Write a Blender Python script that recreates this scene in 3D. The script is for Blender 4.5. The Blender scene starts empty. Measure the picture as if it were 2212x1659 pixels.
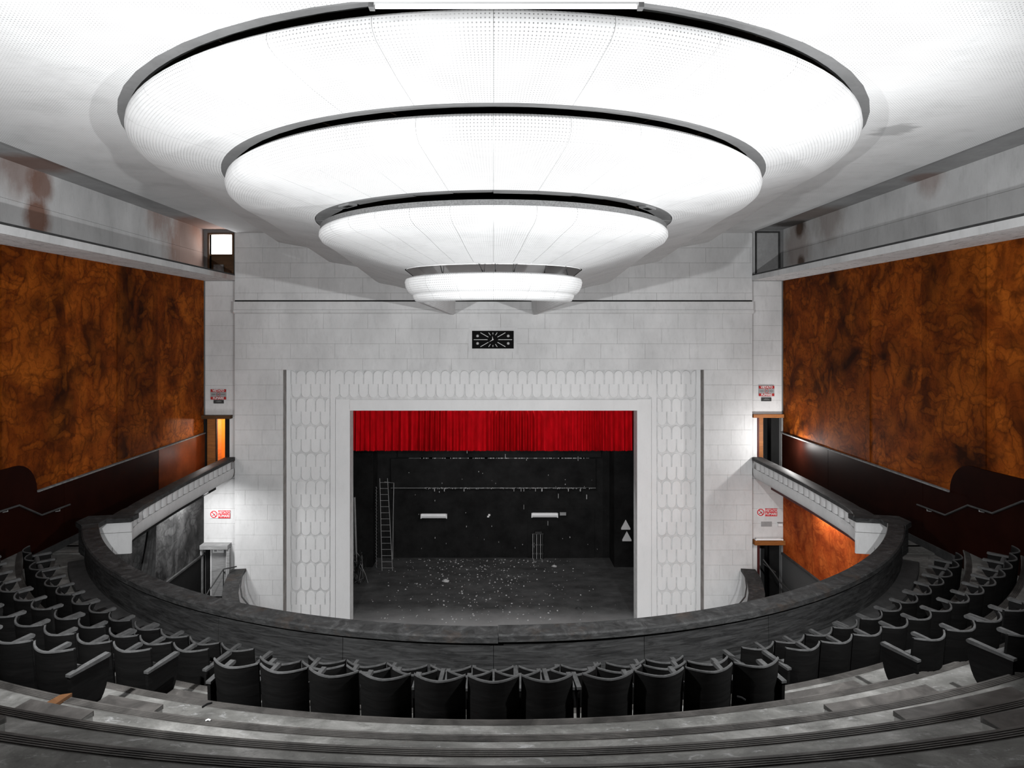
import bpy, bmesh, math, random
from math import sin, cos, tan, pi, radians, sqrt, asin, atan2, degrees
from mathutils import Vector
random.seed(7)
S = bpy.context.scene
COL = S.collection
# metres; X right, Y away from the camera (depth), Z up.  The stalls floor is z = 0; the camera stands 12 m above it, high in the balcony.
H = 12.0

# ------------------------------------------------------------------ camera, world, lights, exposure
cam_d = bpy.data.cameras.new('camera')
cam = bpy.data.objects.new('camera', cam_d)
COL.objects.link(cam)
cam.location = (0, 0, H)
cam.rotation_euler = (radians(90), 0, 0)
cam_d.sensor_width = 36.0
cam_d.lens = 1390.0 / 2212 * 36
cam_d.shift_x = 0.01808
cam_d.shift_y = -0.0504
cam_d.clip_end = 200
S.camera = cam
S.view_settings.view_transform = 'Standard'
S.view_settings.look = 'None'
S.view_settings.gamma = 1.0
S.view_settings.use_curve_mapping = False
S.view_settings.exposure = 0.0

w = bpy.data.worlds.new('world')
S.world = w
w.use_nodes = True
w.node_tree.nodes['Background'].inputs[0].default_value = (0.75, 0.85, 1.0, 1)
w.node_tree.nodes['Background'].inputs[1].default_value = 0.0


def lamp(name, kind, loc, power, color=(1, 1, 1), size=0.1, rot=None, spread=None):
    l = bpy.data.lights.new(name, kind)
    l.energy = power
    l.color = color
    if kind == 'AREA':
        l.shape = 'DISK'
        l.size = size
        if spread:
            l.spread = spread
    else:
        l.shadow_soft_size = size
    o = bpy.data.objects.new(name, l)
    o.location = (loc[0], loc[1], loc[2] + H)
    if rot:
        o.rotation_euler = rot
    COL.objects.link(o)
    return o


# two working lamps on stands, just out of the frame on either side of the balcony, aimed up and forward
def aim(loc, to):
    return (Vector(to) - Vector(loc)).to_track_quat('-Z', 'Y').to_euler()


LL, LR = (-4.15, 5.0, -0.80), (5.25, 6.0, -0.72)
lamp('stand_light', 'AREA', LL, 840, (0.985, 1, 1.01), 0.14, aim(LL, (2.0, 20, 1.8)))
lamp('stand_light', 'AREA', LR, 850, (0.985, 1, 1.01), 0.14, aim(LR, (-5.0, 20, 1.2)))
# lamp on the wall beside the right balcony door, one behind the left balcony door
lamp('door_light', 'POINT', (9.72, 21.22, -3.72), 125, (1, 0.98, 0.96), 0.05)
lamp('door_light', 'POINT', (-9.45, 21.2, -3.95), 16, (1, 0.97, 0.95), 0.22)
lamp('window_light', 'AREA', (-9.6, 22.78, 3.1), 10, (0.95, 0.98, 1.0), 0.6, (radians(-90), 0, 0))
lamp('lobby_light', 'POINT', (-9.16, 23.95, -3.22), 210, (1, 0.88, 0.70), 0.05)
# lamps under the side balconies, shining down into the stalls
lamp('soffit_light', 'AREA', (-9.65, 20.7, -5.17), 150, (1, 1, 1), 0.9)
lamp('soffit_light', 'AREA', (9.70, 19.4, -5.17), 55, (1, 0.98, 0.95), 0.9)
# unseen fill added under the balcony's front edge to brighten the lower front wall
lamp('stalls_fill', 'AREA', (3.2, 12.6, -8.0), 310, (1, 1, 1), 2.5, aim((3.2, 12.6, -8.0), (3.6, 22.5, -9.4)))
# unseen fill added behind the header to brighten the stage
lamp('stage_fill', 'AREA', (0.8, 24.4, -1.6), 200, (1, 1, 1), 1.2, (radians(14), 0, 0))


# ------------------------------------------------------------------ materials
class MT:
    def __init__(s, name, rough=0.7, spec=0.25):
        s.m = bpy.data.materials.new(name)
        s.m.use_nodes = True
        s.nt = s.m.node_tree
        s.b = s.nt.nodes['Principled BSDF']
        s.b.inputs['Roughness'].default_value = rough
        s.b.inputs['Specular IOR Level'].default_value = spec
        s._pos = None

    def n(s, t, **kw):
        nd = s.nt.nodes.new(t)
        for k, v in kw.items():
            setattr(nd, k, v)
        return nd

    def L(s, a, b):
        s.nt.links.new(a, b)

    def pos(s):
        if s._pos is None:
            s._pos = s.n('ShaderNodeNewGeometry').outputs['Position']
        return s._pos

    def obj(s):
        return s.n('ShaderNodeTexCoord').outputs['Object']

    def uv(s):
        return s.n('ShaderNodeTexCoord').outputs['UV']

    def scale(s, v, sc, loc=(0, 0, 0)):
        nd = s.n('ShaderNodeMapping')
        nd.inputs['Scale'].default_value = sc
        nd.inputs['Location'].default_value = loc
        s.L(v, nd.inputs['Vector'])
        return nd.outputs[0]

    def noise(s, v, scale, detail=4, rough=0.6, dist=0.0):
        nd = s.n('ShaderNodeTexNoise')
        nd.inputs['Scale'].default_value = scale
        nd.inputs['Detail'].default_value = detail
        nd.inputs['Roughness'].default_value = rough
        nd.inputs['Distortion'].default_value = dist
        s.L(v, nd.inputs['Vector'])
        return nd.outputs[0]

    def vor(s, v, scale, feature='F1', rnd=1.0):
        nd = s.n('ShaderNodeTexVoronoi', feature=feature)
        nd.inputs['Scale'].default_value = scale
        nd.inputs['Randomness'].default_value = rnd
        s.L(v, nd.inputs['Vector'])
        return nd.outputs['Distance']

    def ramp(s, f, stops):
        nd = s.n('ShaderNodeValToRGB')
        e = nd.color_ramp.elements
        while len(e) < len(stops):
            e.new(0.5)
        for el, (p, c) in zip(e, stops):
            el.position = p
            if not isinstance(c, (tuple, list)):
                c = (c, c, c)
            el.color = (c[0], c[1], c[2], 1)
        s.L(f, nd.inputs[0])
        return nd.outputs[0]

    def mix(s, f, a, b, mode='MIX'):
        nd = s.n('ShaderNodeMix', data_type='RGBA', blend_type=mode)
        for i, v in ((0, f), (6, a), (7, b)):
            sock = nd.inputs[i]
            if hasattr(v, 'links'):
                s.L(v, sock)
            elif isinstance(v, (int, float)):
                sock.default_value = v if i == 0 else (v, v, v, 1)
            else:
                sock.default_value = (v[0], v[1], v[2], 1)
        return nd.outputs[2]

    def math(s, op, a, b=None, c=None):
        nd = s.n('ShaderNodeMath', operation=op)
        for i, v in enumerate((a, b, c)):
            if v is None:
                continue
            if hasattr(v, 'links'):
                s.L(v, nd.inputs[i])
            else:
                nd.inputs[i].default_value = v
        return nd.outputs[0]

    def sep(s, v):
        nd = s.n('ShaderNodeSeparateXYZ')
        s.L(v, nd.inputs[0])
        return nd.outputs

    def blob(s, c, r):
        """1 in the middle of a soft ball round point c (relative heights), 0 outside radius r"""
        nd = s.n('ShaderNodeVectorMath', operation='DISTANCE')
        s.L(s.pos(), nd.inputs[0])
        nd.inputs[1].default_value = (c[0], c[1], c[2] + H)
        mr = s.n('ShaderNodeMapRange')
        mr.inputs[1].default_value = 0
        mr.inputs[2].default_value = r
        mr.inputs[3].default_value = 1
        mr.inputs[4].default_value = 0
        s.L(nd.outputs['Value'], mr.inputs[0])
        return mr.outputs[0]

    def rnd(s):
        return s.n('ShaderNodeObjectInfo').outputs['Random']

    def color(s, c):
        if hasattr(c, 'links'):
            s.L(c, s.b.inputs['Base Color'])
        else:
            if not isinstance(c, (tuple, list)):
                c = (c, c, c)
            s.b.inputs['Base Color'].default_value = (c[0], c[1], c[2], 1)
        return s

    def bump(s, h, strength=0.3, dist=0.01):
        nd = s.n('ShaderNodeBump')
        nd.inputs['Strength'].default_value = strength
        nd.inputs['Distance'].default_value = dist
        s.L(h, nd.inputs['Height'])
        s.L(nd.outputs[0], s.b.inputs['Normal'])
        return s


def perforations(t, uv, pitch, rad):
    """a square grid of small holes in UV metres: 1 inside a hole"""
    x = t.sep(uv)
    fx = t.math('SUBTRACT', t.math('FRACT', t.math('DIVIDE', x[0], pitch)), 0.5)
    fy = t.math('SUBTRACT', t.math('FRACT', t.math('DIVIDE', x[1], pitch)), 0.5)
    d = t.math('SQRT', t.math('ADD', t.math('MULTIPLY', fx, fx), t.math('MULTIPLY', fy, fy)))
    return t.math('LESS_THAN', d, rad / pitch)


def mat_plaster_white():
    t = MT('white_perforated_plaster', 0.8, 0.1)
    p = t.pos()
    a = t.noise(t.scale(p, (1.2, 1.2, 2.0)), 0.9, 6, 0.65)
    base = t.ramp(a, [(0.25, 0.57), (0.5, 0.67), (0.8, 0.70)])
    st = t.noise(t.scale(p, (2.0, 14, 14)), 1.3, 5, 0.7)
    base = t.mix(t.math('MULTIPLY', t.ramp(st, [(0.54, 0.0), (0.72, 1.0)]), 0.24), base, 0.36)
    sm = t.math('MULTIPLY', t.blob((6.9, 11.1, 3.48), 0.8), t.math('ADD', t.noise(t.scale(p, (1.0, 3.0, 1.0)), 2.4, 5, 0.7), 0.2))
    base = t.mix(t.math('MULTIPLY', t.ramp(sm, [(0.36, 0.0), (0.5, 1.0)]), 0.6), base, 0.25)
    hole = perforations(t, t.uv(), 0.046, 0.0082)
    n2 = t.ramp(t.noise(p, 0.7, 3), [(0.35, 0.25), (0.6, 1.0)])
    t.color(t.mix(t.math('MULTIPLY', hole, t.math('MULTIPLY', n2, 0.85)), base, 0.12))
    return t.m


def grey_wall(name, lo, hi, rust=(), rnd=0.022, rough=0.8, streak=0.26):
    t = MT(name, rough, 0.12)
    p = t.pos()
    a = t.noise(t.scale(p, (1.0, 1.0, 0.6)), 0.9, 6, 0.65)
    base = t.ramp(a, [(0.3, lo), (0.7, hi)])
    v = t.noise(t.scale(p, (4, 4, 1.0)), 1.6, 6, 0.75)
    base = t.mix(t.math('MULTIPLY', t.ramp(v, [(0.52, 0.0), (0.72, 1.0)]), streak), base, lo * 0.55)
    f = t.noise(p, 28, 3, 0.8)
    base = t.mix(t.math('MULTIPLY', t.ramp(f, [(0.62, 0.0), (0.72, 1.0)]), 0.22), base, lo * 0.4)
    r = t.ramp(t.rnd(), [(0.0, 1 - rnd), (1.0, 1.0)])
    base = t.mix(1.0, base, r, 'MULTIPLY')
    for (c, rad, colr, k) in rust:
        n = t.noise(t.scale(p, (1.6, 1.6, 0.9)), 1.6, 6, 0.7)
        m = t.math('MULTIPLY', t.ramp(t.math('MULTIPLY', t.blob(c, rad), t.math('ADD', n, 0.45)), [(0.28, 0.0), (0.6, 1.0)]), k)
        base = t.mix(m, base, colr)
    t.color(base)
    t.bump(f, 0.15, 0.004)
    return t.m


def mat_simple(name, c, rough=0.6, spec=0.3, var=0.25, scale=6.0, metal=0.0):
    t = MT(name, rough, spec)
    if not isinstance(c, tuple):
        c = (c, c, c)
    n = t.noise(t.pos(), scale, 5, 0.65)
    t.color(t.ramp(n, [(0.3, tuple(x * (1 - var) for x in c)), (0.7, tuple(min(1, x * (1 + var)) for x in c))]))
    t.b.inputs['Metallic'].default_value = metal
    return t.m


def mat_mural(name, dark, mid, bright, leaf=1.0):
    """old brown painted wall covering with faded leaf shapes"""
    t = MT(name, 0.68, 0.05)
    p = t.pos()
    wob = t.n('ShaderNodeTexNoise')
    wob.inputs['Scale'].default_value = 1.3
    wob.inputs['Detail'].default_value = 3
    t.L(p, wob.inputs['Vector'])
    add = t.n('ShaderNodeVectorMath', operation='MULTIPLY_ADD')
    t.L(wob.outputs['Color'], add.inputs[0])
    add.inputs[1].default_value = (0.9, 0.9, 0.9)
    t.L(p, add.inputs[2])
    q = add.outputs[0]
    big = t.noise(p, 0.55, 6, 0.62, 0.6)
    base = t.ramp(big, [(0.36, dark), (0.52, mid), (0.70, bright)])
    v1 = t.vor(t.scale(q, (1, 1, 0.75)), 1.35 * leaf)
    leafm = t.ramp(v1, [(0.18, 1.0), (0.42, 0.35), (0.62, 0.0)])
    base = t.mix(t.math('MULTIPLY', leafm, 0.42), base, bright)
    for sc, st, off in ((0.95, (1.0, 2.4, 0.75), (0, 0, 0)), (1.25, (1.0, 0.75, 2.4), (3.1, 1.7, 5.3))):
        d = t.vor(t.scale(q, st, off), sc * leaf)
        base = t.mix(t.math('MULTIPLY', t.ramp(d, [(0.16, 1.0), (0.30, 0.25), (0.32, 0.0)]), 0.30), base, bright)
        base = t.mix(t.math('MULTIPLY', t.ramp(d, [(0.29, 0.0), (0.325, 1.0), (0.45, 0.0)]), 0.40), base, dark)
    w_ = t.n('ShaderNodeTexWave', wave_type='BANDS')
    w_.inputs['Scale'].default_value = 2.6 * leaf
    w_.inputs['Distortion'].default_value = 9
    w_.inputs['Detail'].default_value = 3
    t.L(q, w_.inputs['Vector'])
    base = t.mix(t.math('MULTIPLY', t.ramp(w_.outputs['Fac'], [(0.72, 0.0), (0.95, 1.0)]), 0.30), base, dark)
    fine = t.noise(p, 22, 4, 0.75)
    base = t.mix(t.math('MULTIPLY', t.ramp(fine, [(0.45, 0.0), (0.75, 1.0)]), 0.35), base, dark)
    r = t.ramp(t.rnd(), [(0.0, 0.62), (1.0, 1.0)])
    base = t.mix(1.0, base, r, 'MULTIPLY')
    t.color(base)
    t.bump(t.noise(p, 9, 4, 0.7), 0.22, 0.01)
    return t.m


def mat_floor():
    t = MT('worn_grey_linoleum', 0.62, 0.25)
    p = t.pos()
    a = t.noise(t.scale(p, (1.0, 1.6, 1.0)), 1.1, 7, 0.68, 0.4)
    base = t.ramp(a, [(0.30, (0.050, 0.049, 0.046)), (0.47, (0.105, 0.103, 0.097)), (0.58, (0.165, 0.162, 0.154)), (0.72, (0.30, 0.295, 0.28))])
    b = t.noise(t.scale(p, (1.2, 3.2, 1)), 4.5, 6, 0.75, 0.7)
    base = t.mix(t.math('MULTIPLY', t.ramp(b, [(0.57, 0.0), (0.68, 1.0)]), 0.65), base, 0.30)
    b2 = t.noise(t.scale(p, (0.9, 2.2, 1), (7, 3, 0)), 3.0, 7, 0.75, 1.2)
    base = t.mix(t.math('MULTIPLY', t.ramp(b2, [(0.56, 0.0), (0.66, 1.0)]), 0.5), base, (0.045, 0.043, 0.040))
    c = t.noise(p, 1.7, 6, 0.7, 1.0)
    base = t.mix(t.math('MULTIPLY', t.ramp(c, [(0.66, 0.0), (0.78, 1.0)]), 0.5), base, (0.075, 0.048, 0.032))
    d = t.noise(p, 40, 3, 0.8)
    base = t.mix(t.math('MULTIPLY', t.ramp(d, [(0.60, 0.0), (0.72, 1.0)]), 0.5), base, 0.03)
    t.color(base)
    t.bump(t.noise(p, 18, 5, 0.7), 0.25, 0.006)
    return t.m


def mat_worn_wood(name, dark, light, amt=0.5, tint=(1, 0.95, 0.9), rough=0.55, spec=0.3):
    t = MT(name, rough, spec)
    p = t.pos()
    g = t.noise(t.scale(p, (1.5, 1.5, 14)), 1.4, 7, 0.7, 0.8)
    base = t.ramp(g, [(0.38, tuple(dark * k for k in tint)), (0.62, tuple((dark + (light - dark) * amt) * k for k in tint)), (0.78, tuple(light * k for k in tint))])
    t.color(base)
    t.bump(g, 0.3, 0.006)
    return t.m


def mat_cap():
    t = MT('worn_black_timber', 0.6, 0.15)
    p = t.pos()
    g = t.noise(t.scale(p, (2, 2, 6)), 2.2, 7, 0.72, 1.0)
    base = t.ramp(g, [(0.36, 0.015), (0.55, 0.034), (0.72, 0.075)])
    c = t.noise(p, 1.1, 5, 0.7)
    base = t.mix(t.math('MULTIPLY', t.ramp(c, [(0.55, 0.0), (0.70, 1.0)]), 0.55), base, (0.055, 0.037, 0.026))
    t.color(base)
    t.bump(g, 0.35, 0.006)
    return t.m


def mat_black_wall():
    t = MT('black_stage_paint', 0.8, 0.05)
    p = t.pos()
    g = t.noise(p, 1.1, 6, 0.7)
    base = t.ramp(g, [(0.3, 0.007), (0.7, 0.019)])
    v = t.noise(t.scale(p, (9, 9, 2.2)), 3.2, 4, 0.75)
    base = t.mix(t.ramp(v, [(0.725, 0.0), (0.76, 1.0)]), base, 0.34)
    k = t.noise(p, 30, 3, 0.8)
    base = t.mix(t.ramp(k, [(0.765, 0.0), (0.79, 1.0)]), base, 0.3)
    t.color(base)
    t.bump(g, 0.2, 0.01)
    return t.m


def mat_stage_floor():
    t = MT('dusty_black_stage_boards', 0.7, 0.2)
    p = t.pos()
    x = t.sep(p)
    g = t.noise(t.scale(p, (0.8, 1.4, 1)), 1.4, 7, 0.72)
    base = t.ramp(g, [(0.3, 0.030), (0.6, 0.075), (0.8, 0.13)])
    d = t.math('ADD', x[1], t.math('MULTIPLY', t.noise(p, 0.8, 4), 1.2))
    front_light = t.ramp(t.math('MULTIPLY', d, 0.02), [(0.464, 1.0), (0.500, 0.0)])  # front of the stage painted lighter, for the hall light falling on it
    base = t.mix(t.math('MULTIPLY', front_light, 0.8), base, 0.36)
    k = t.noise(p, 16, 3, 0.85)
    base = t.mix(t.ramp(k, [(0.70, 0.0), (0.74, 1.0)]), base, 0.45)
    t.color(base)
    return t.m


def mat_beam():
    t = MT('peeling_white_concrete', 0.85, 0.1)
    p = t.pos()
    a = t.noise(t.scale(p, (1.3, 0.8, 3)), 1.5, 7, 0.7, 0.6)
    base = t.ramp(a, [(0.3, 0.60), (0.5, 0.78), (0.75, 0.84)])
    e = t.noise(t.scale(p, (3, 0.9, 3)), 2.6, 6, 0.75, 1.5)
    base = t.mix(t.math('MULTIPLY', t.ramp(e, [(0.56, 0.0), (0.60, 1.0)]), 0.55), base, 0.24)
    c = t.noise(t.scale(p, (1.5, 0.5, 1.5)), 1.3, 6, 0.75, 0.8)
    base = t.mix(t.math('MULTIPLY', t.ramp(c, [(0.60, 0.0), (0.72, 1.0)]), 0.6), base, (0.20, 0.10, 0.055))
    t.color(base)
    t.bump(e, 0.5, 0.01)
    return t.m


def mat_emit(name, c, k):
    t = MT(name)
    t.color(c)
    t.b.inputs['Emission Color'].default_value = (c[0], c[1], c[2], 1)
    t.b.inputs['Emission Strength'].default_value = k
    return t.m


M = {}
M['white'] = mat_plaster_white()
RUST = (0.16, 0.055, 0.022)
M['grey'] = grey_wall('grey_painted_board', 0.54, 0.70)
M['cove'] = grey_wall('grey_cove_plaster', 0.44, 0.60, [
    ((-10.2, 14.5, 3.35), 0.75, RUST, 0.75), ((-10.2, 14.4, 2.55), 0.75, RUST, 0.85), ((-9.9, 13.8, 3.62), 1.3, RUST, 0.5),
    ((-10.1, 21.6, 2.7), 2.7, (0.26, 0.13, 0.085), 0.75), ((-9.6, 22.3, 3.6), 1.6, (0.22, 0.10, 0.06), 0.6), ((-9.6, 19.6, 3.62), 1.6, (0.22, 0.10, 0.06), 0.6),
    ((10.2, 21.4, 3.5), 0.62, (0.012, 0.010, 0.009), 0.95), ((10.2, 21.35, 2.35), 0.42, (0.012, 0.010, 0.009), 0.9),
    ((10.2, 21.6, 2.9), 1.6, (0.17, 0.105, 0.075), 0.5), ((9.7, 19.6, 3.62), 1.8, (0.15, 0.10, 0.075), 0.5), ((10.1, 15.0, 3.62), 0.8, RUST, 0.4)])
M['strip'] = grey_wall('shaded_grey_side_strip', 0.26, 0.36, [((-9.9, 13.8, 3.62), 1.3, RUST, 0.6), ((-9.6, 21.5, 3.62), 2.4, (0.24, 0.10, 0.055), 0.7), ((9.9, 21.4, 3.62), 1.2, (0.03, 0.02, 0.015), 0.8), ((9.7, 19.6, 3.62), 2.0, (0.15, 0.09, 0.06), 0.5), ((10.1, 15.0, 3.62), 0.8, RUST, 0.5)])  # grey paint, darkened further to hold the shade on the raised strip
M['proscenium'] = grey_wall('pale_grey_proscenium', 0.72, 0.80, (), 0.0, 0.8, 0.10)
M['groove'] = mat_simple('shaded_groove_paint', 0.64, 0.85, 0.05, 0.15, 5)  # darker backing: shade between the scale tiles put into its colour
M['reveal'] = mat_simple('taupe_reveal_paint', (0.24, 0.225, 0.215), 0.8, 0.1, 0.25, 3)
M['fascia'] = grey_wall('grey_balcony_front', 0.50, 0.62)
M['edge'] = grey_wall('grey_board_edge', 0.15, 0.22)  # darker grey than the ceiling and wall boards
M['cavity'] = mat_simple('dark_brown_ceiling_void', (0.060, 0.042, 0.030), 0.8, 0.1, 0.4)
M['rim'] = mat_simple('grey_fibre_rim', 0.13, 0.9, 0.1, 0.35, 40)
M['beam'] = mat_beam()
M['mural'] = mat_mural('brown_painted_wall_covering', (0.027, 0.0060, 0.0010), (0.185, 0.0370, 0.0035), (0.42, 0.105, 0.0100))
M['mural_low'] = mat_mural('orange_painted_wall_covering', (0.20, 0.028, 0.006), (0.55, 0.10, 0.018), (0.80, 0.20, 0.04), 1.35)
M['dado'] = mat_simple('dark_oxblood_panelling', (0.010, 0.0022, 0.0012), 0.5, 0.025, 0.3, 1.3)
M['dado_lit'] = mat_simple('lobby_lit_panelling', (0.11, 0.022, 0.005), 0.5, 0.1, 0.3, 1.6)  # lit copy of the dado: light from the lobby put into its colour
M['grey_dado'] = mat_simple('speckled_grey_dado', 0.075, 0.8, 0.15, 0.4, 60)
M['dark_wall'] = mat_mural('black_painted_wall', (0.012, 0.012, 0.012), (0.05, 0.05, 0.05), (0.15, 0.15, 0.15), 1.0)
M['dust'] = mat_simple('dusty_grey_trim', 0.16, 0.8, 0.1, 0.4, 8)
M['floor'] = mat_floor()
M['nosing'] = mat_worn_wood('ribbed_rubber_nosing', 0.030, 0.15, 0.35, (1, 0.93, 0.87))
M['riser'] = mat_simple('dark_riser', 0.04, 0.7, 0.2, 0.3, 5)
M['parapet'] = mat_worn_wood('scuffed_black_plywood', 0.013, 0.075, 0.45, (1, 1, 1), 0.65, 0.10)
M['cap'] = mat_cap()
M['seat_ply'] = mat_worn_wood('dark_seat_plywood', 0.0035, 0.010, 0.4, (1, 0.97, 0.95), 0.7, 0.05)
M['seat_edge'] = mat_simple('lit_seat_timber', 0.052, 0.65, 0.12, 0.35, 12)  # paler than the backs: light on top edges and armrests painted in
M['seat_fold'] = mat_simple('dusty_seat_vinyl', 0.060, 0.6, 0.12, 0.35, 10)
M['iron'] = mat_simple('black_iron', 0.02, 0.5, 0.4, 0.2, 10)
M['steel'] = mat_simple('dull_grey_steel', 0.22, 0.45, 0.5, 0.2, 8)
M['black'] = mat_black_wall()
M['stage_floor'] = mat_stage_floor()
M['plain_black'] = mat_simple('matt_black', 0.010, 0.8, 0.1, 0.2, 3)
M['wood_orange'] = mat_worn_wood('orange_brown_veneer', 0.20, 0.42, 0.5, (1, 0.36, 0.09))
M['wood_brown'] = mat_worn_wood('brown_veneer', 0.05, 0.12, 0.5, (1, 0.48, 0.18))
M['orange'] = mat_simple('orange_painted_plaster', (0.75, 0.27, 0.035), 0.7, 0.2, 0.06, 2)
M['grey_wood'] = mat_worn_wood('grey_painted_door', 0.22, 0.42, 0.5, (1, 1, 1))
M['pale'] = mat_simple('white_paint', 0.75, 0.6, 0.2, 0.05, 3)
M['rubble'] = mat_simple('pale_plaster_rubble', 0.42, 0.8, 0.1, 0.4, 30)
M['clock'] = mat_simple('black_clock_enamel', 0.006, 0.7, 0.03, 0.1, 2)
M['clock_mark'] = mat_simple('pale_clock_marks', 0.62, 0.5, 0.3, 0.1, 30)
M['red'] = mat_simple('red_sign_enamel', (0.62, 0.012, 0.022), 0.5, 0.3, 0.06, 3)
M['dull_red'] = mat_simple('faded_red_sign', (0.36, 0.02, 0.02), 0.6, 0.3, 0.15, 8)
M['sign_grey'] = mat_simple('sign_grey', 0.30, 0.6, 0.3, 0.1, 8)
M['sign_dark'] = mat_simple('sign_dark', 0.035, 0.6, 0.3, 0.6, 50)
M['scrap'] = mat_worn_wood('brown_wood_scrap', 0.07, 0.17, 0.5, (1, 0.45, 0.18))
M['dark_red'] = mat_simple('dark_red_soffit', (0.06, 0.010, 0.010), 0.6, 0.3, 0.2, 4)
M['cloth'] = mat_simple('charcoal_drape', 0.06, 0.85, 0.1, 0.4, 4)
M['window'] = mat_emit('daylit_window', (1.0, 1.0, 1.0), 5.0)
M['tube_off'] = mat_simple('white_tube_fitting', 0.85, 0.4, 0.4, 0.03, 3)


def mat_curtain():
    t = MT('red_velvet', 0.85, 0.1)
    n = t.noise(t.scale(t.pos(), (3, 3, 1)), 2.0, 4)
    t.color(t.ramp(n, [(0.3, (0.36, 0.0006, 0.003)), (0.7, (0.56, 0.001, 0.007))]))
    return t.m


M['curtain'] = mat_curtain()


# ------------------------------------------------------------------ mesh helpers
class MB:
    def __init__(s):
        s.v = []
        s.f = []
        s.u = None

    def box(s, x0, x1, y0, y1, z0, z1):
        b = len(s.v)
        s.v += [(x0, y0, z0), (x1, y0, z0), (x1, y1, z0), (x0, y1, z0), (x0, y0, z1), (x1, y0, z1), (x1, y1, z1), (x0, y1, z1)]
        s.f += [tuple(b + i for i in q) for q in ((0, 3, 2, 1), (4, 5, 6, 7), (0, 1, 5, 4), (1, 2, 6, 5), (2, 3, 7, 6), (3, 0, 4, 7))]
        return s

    def grid(s, rows, closed=False, flip=False):
        """rows: list of equal-length point lists, skinned with quads"""
        b = len(s.v)
        n = len(rows[0])
        for r in rows:
            s.v += [tuple(p) for p in r]
        for i in range(len(rows) - 1):
            for j in range(n - (0 if closed else 1)):
                k = (j + 1) % n
                q = (b + i * n + j, b + i * n + k, b + (i + 1) * n + k, b + (i + 1) * n + j)
                s.f.append(q[::-1] if flip else q)
        return b, n

    def solid(s, rows, flip=False):
        """closed cross-sections swept along rows, with end caps"""
        b, n = s.grid(rows, True, flip)
        a0 = tuple(b + i for i in range(n))
        a1 = tuple(b + (len(rows) - 1) * n + i for i in range(n))
        s.f.append(a0 if flip else a0[::-1])
        s.f.append(a1[::-1] if flip else a1)
        return s

    def tube(s, pts, r, n=8):
        pts = [Vector(p) for p in pts]
        rows = []
        up = Vector((0, 0, 1))
        for i, p in enumerate(pts):
            d = (pts[min(i + 1, len(pts) - 1)] - pts[max(i - 1, 0)]).normalized()
            a = d.cross(up)
            if a.length < 0.05:
                a = d.cross(Vector((1, 0, 0)))
            a.normalize()
            c = a.cross(d)
            rows.append([p + a * (r * cos(2 * pi * k / n)) + c * (r * sin(2 * pi * k / n)) for k in range(n)])
        return s.solid(rows)

    def prism(s, poly, axis, a0, a1):
        """poly: 2-D outline; axis 'x','y' or 'z' is the extrusion direction"""
        def P(u, v, a):
            return (a, u, v) if axis == 'x' else (u, a, v) if axis == 'y' else (u, v, a)
        s.solid([[P(u, v, a0) for u, v in poly], [P(u, v, a1) for u, v in poly]])
        return s

    def mesh(s, name, smooth=False, fix=True):
        me = bpy.data.meshes.new(name)
        me.from_pydata(s.v, [], s.f)
        if s.u is not None:
            lay = me.uv_layers.new(name='UVMap')
            for lp in me.loops:
                lay.data[lp.index].uv = s.u[lp.vertex_index]
        if fix:
            bm = bmesh.new()
            bm.from_mesh(me)
            bmesh.ops.recalc_face_normals(bm, faces=bm.faces)
            bm.to_mesh(me)
            bm.free()
        if smooth:
            me.polygons.foreach_set('use_smooth', [True] * len(me.polygons))
            me.set_sharp_from_angle(angle=radians(38))
        me.update()
        return me


def put(name, mb, mat, parent=None, smooth=False, local=False, fix=True, **props):
    """link a mesh as one object. Coordinates are absolute with heights relative to the camera, unless local (then relative to the parent)"""
    me = mb if isinstance(mb, bpy.types.Mesh) else mb.mesh(name, smooth, fix)
    o = bpy.data.objects.new(name, me)
    if mat is not None and not me.materials:
        me.materials.append(M[mat] if isinstance(mat, str) else mat)
    COL.objects.link(o)
    if parent is not None:
        o.parent = parent
        if not local:
            base = Vector((0, 0, 0))
            q = parent
            while q is not None:
                base += q.location
                q = q.parent
            o.location = Vector((0, 0, H)) - base
    elif not local:
        o.location = (0, 0, H)
    for k, v in props.items():
        o[k] = v
    return o


def thing(name, loc, label=None, category=None, group=None, kind=None, rotz=0):
    o = bpy.data.objects.new(name, None)
    o.empty_display_size = 0.1
    o.location = (loc[0], loc[1], loc[2] + H)
    o.rotation_euler = (0, 0, rotz)
    COL.objects.link(o)
    for k, v in (('label', label), ('category', category), ('group', group), ('kind', kind)):
        if v:
            o[k] = v
    return o


UNIT = MB().box(-0.5, 0.5, -0.5, 0.5, -0.5, 0.5).mesh('unit_board')
_unit = {}


def board(name, mat, parent, x0, x1, y0, y1, z0, z1):
    """one flat piece (board, panel, tile) that shares the unit box mesh per material"""
    if mat not in _unit:
        me = UNIT.copy()
        me.materials.append(M[mat])
        _unit[mat] = me
    o = bpy.data.objects.new(name, _unit[mat])
    COL.objects.link(o)
    o.parent = parent
    b = parent.location if parent is not None else Vector((0, 0, 0))
    o.location = ((x0 + x1) / 2 - b.x, (y0 + y1) / 2 - b.y, (z0 + z1) / 2 + H - b.z)
    o.scale = (x1 - x0, y1 - y0, z1 - z0)
    return o


def struct(name, mb, mat, **kw):
    return put(name, mb, mat, kind='structure', **kw)


def C(r, th, z):
    """a point at radius r and angle th (degrees, 0 = straight towards the camera) round the balcony's centre"""
    a = radians(th)
    return (r * sin(a), 20.0 - r * cos(a), z)


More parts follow.
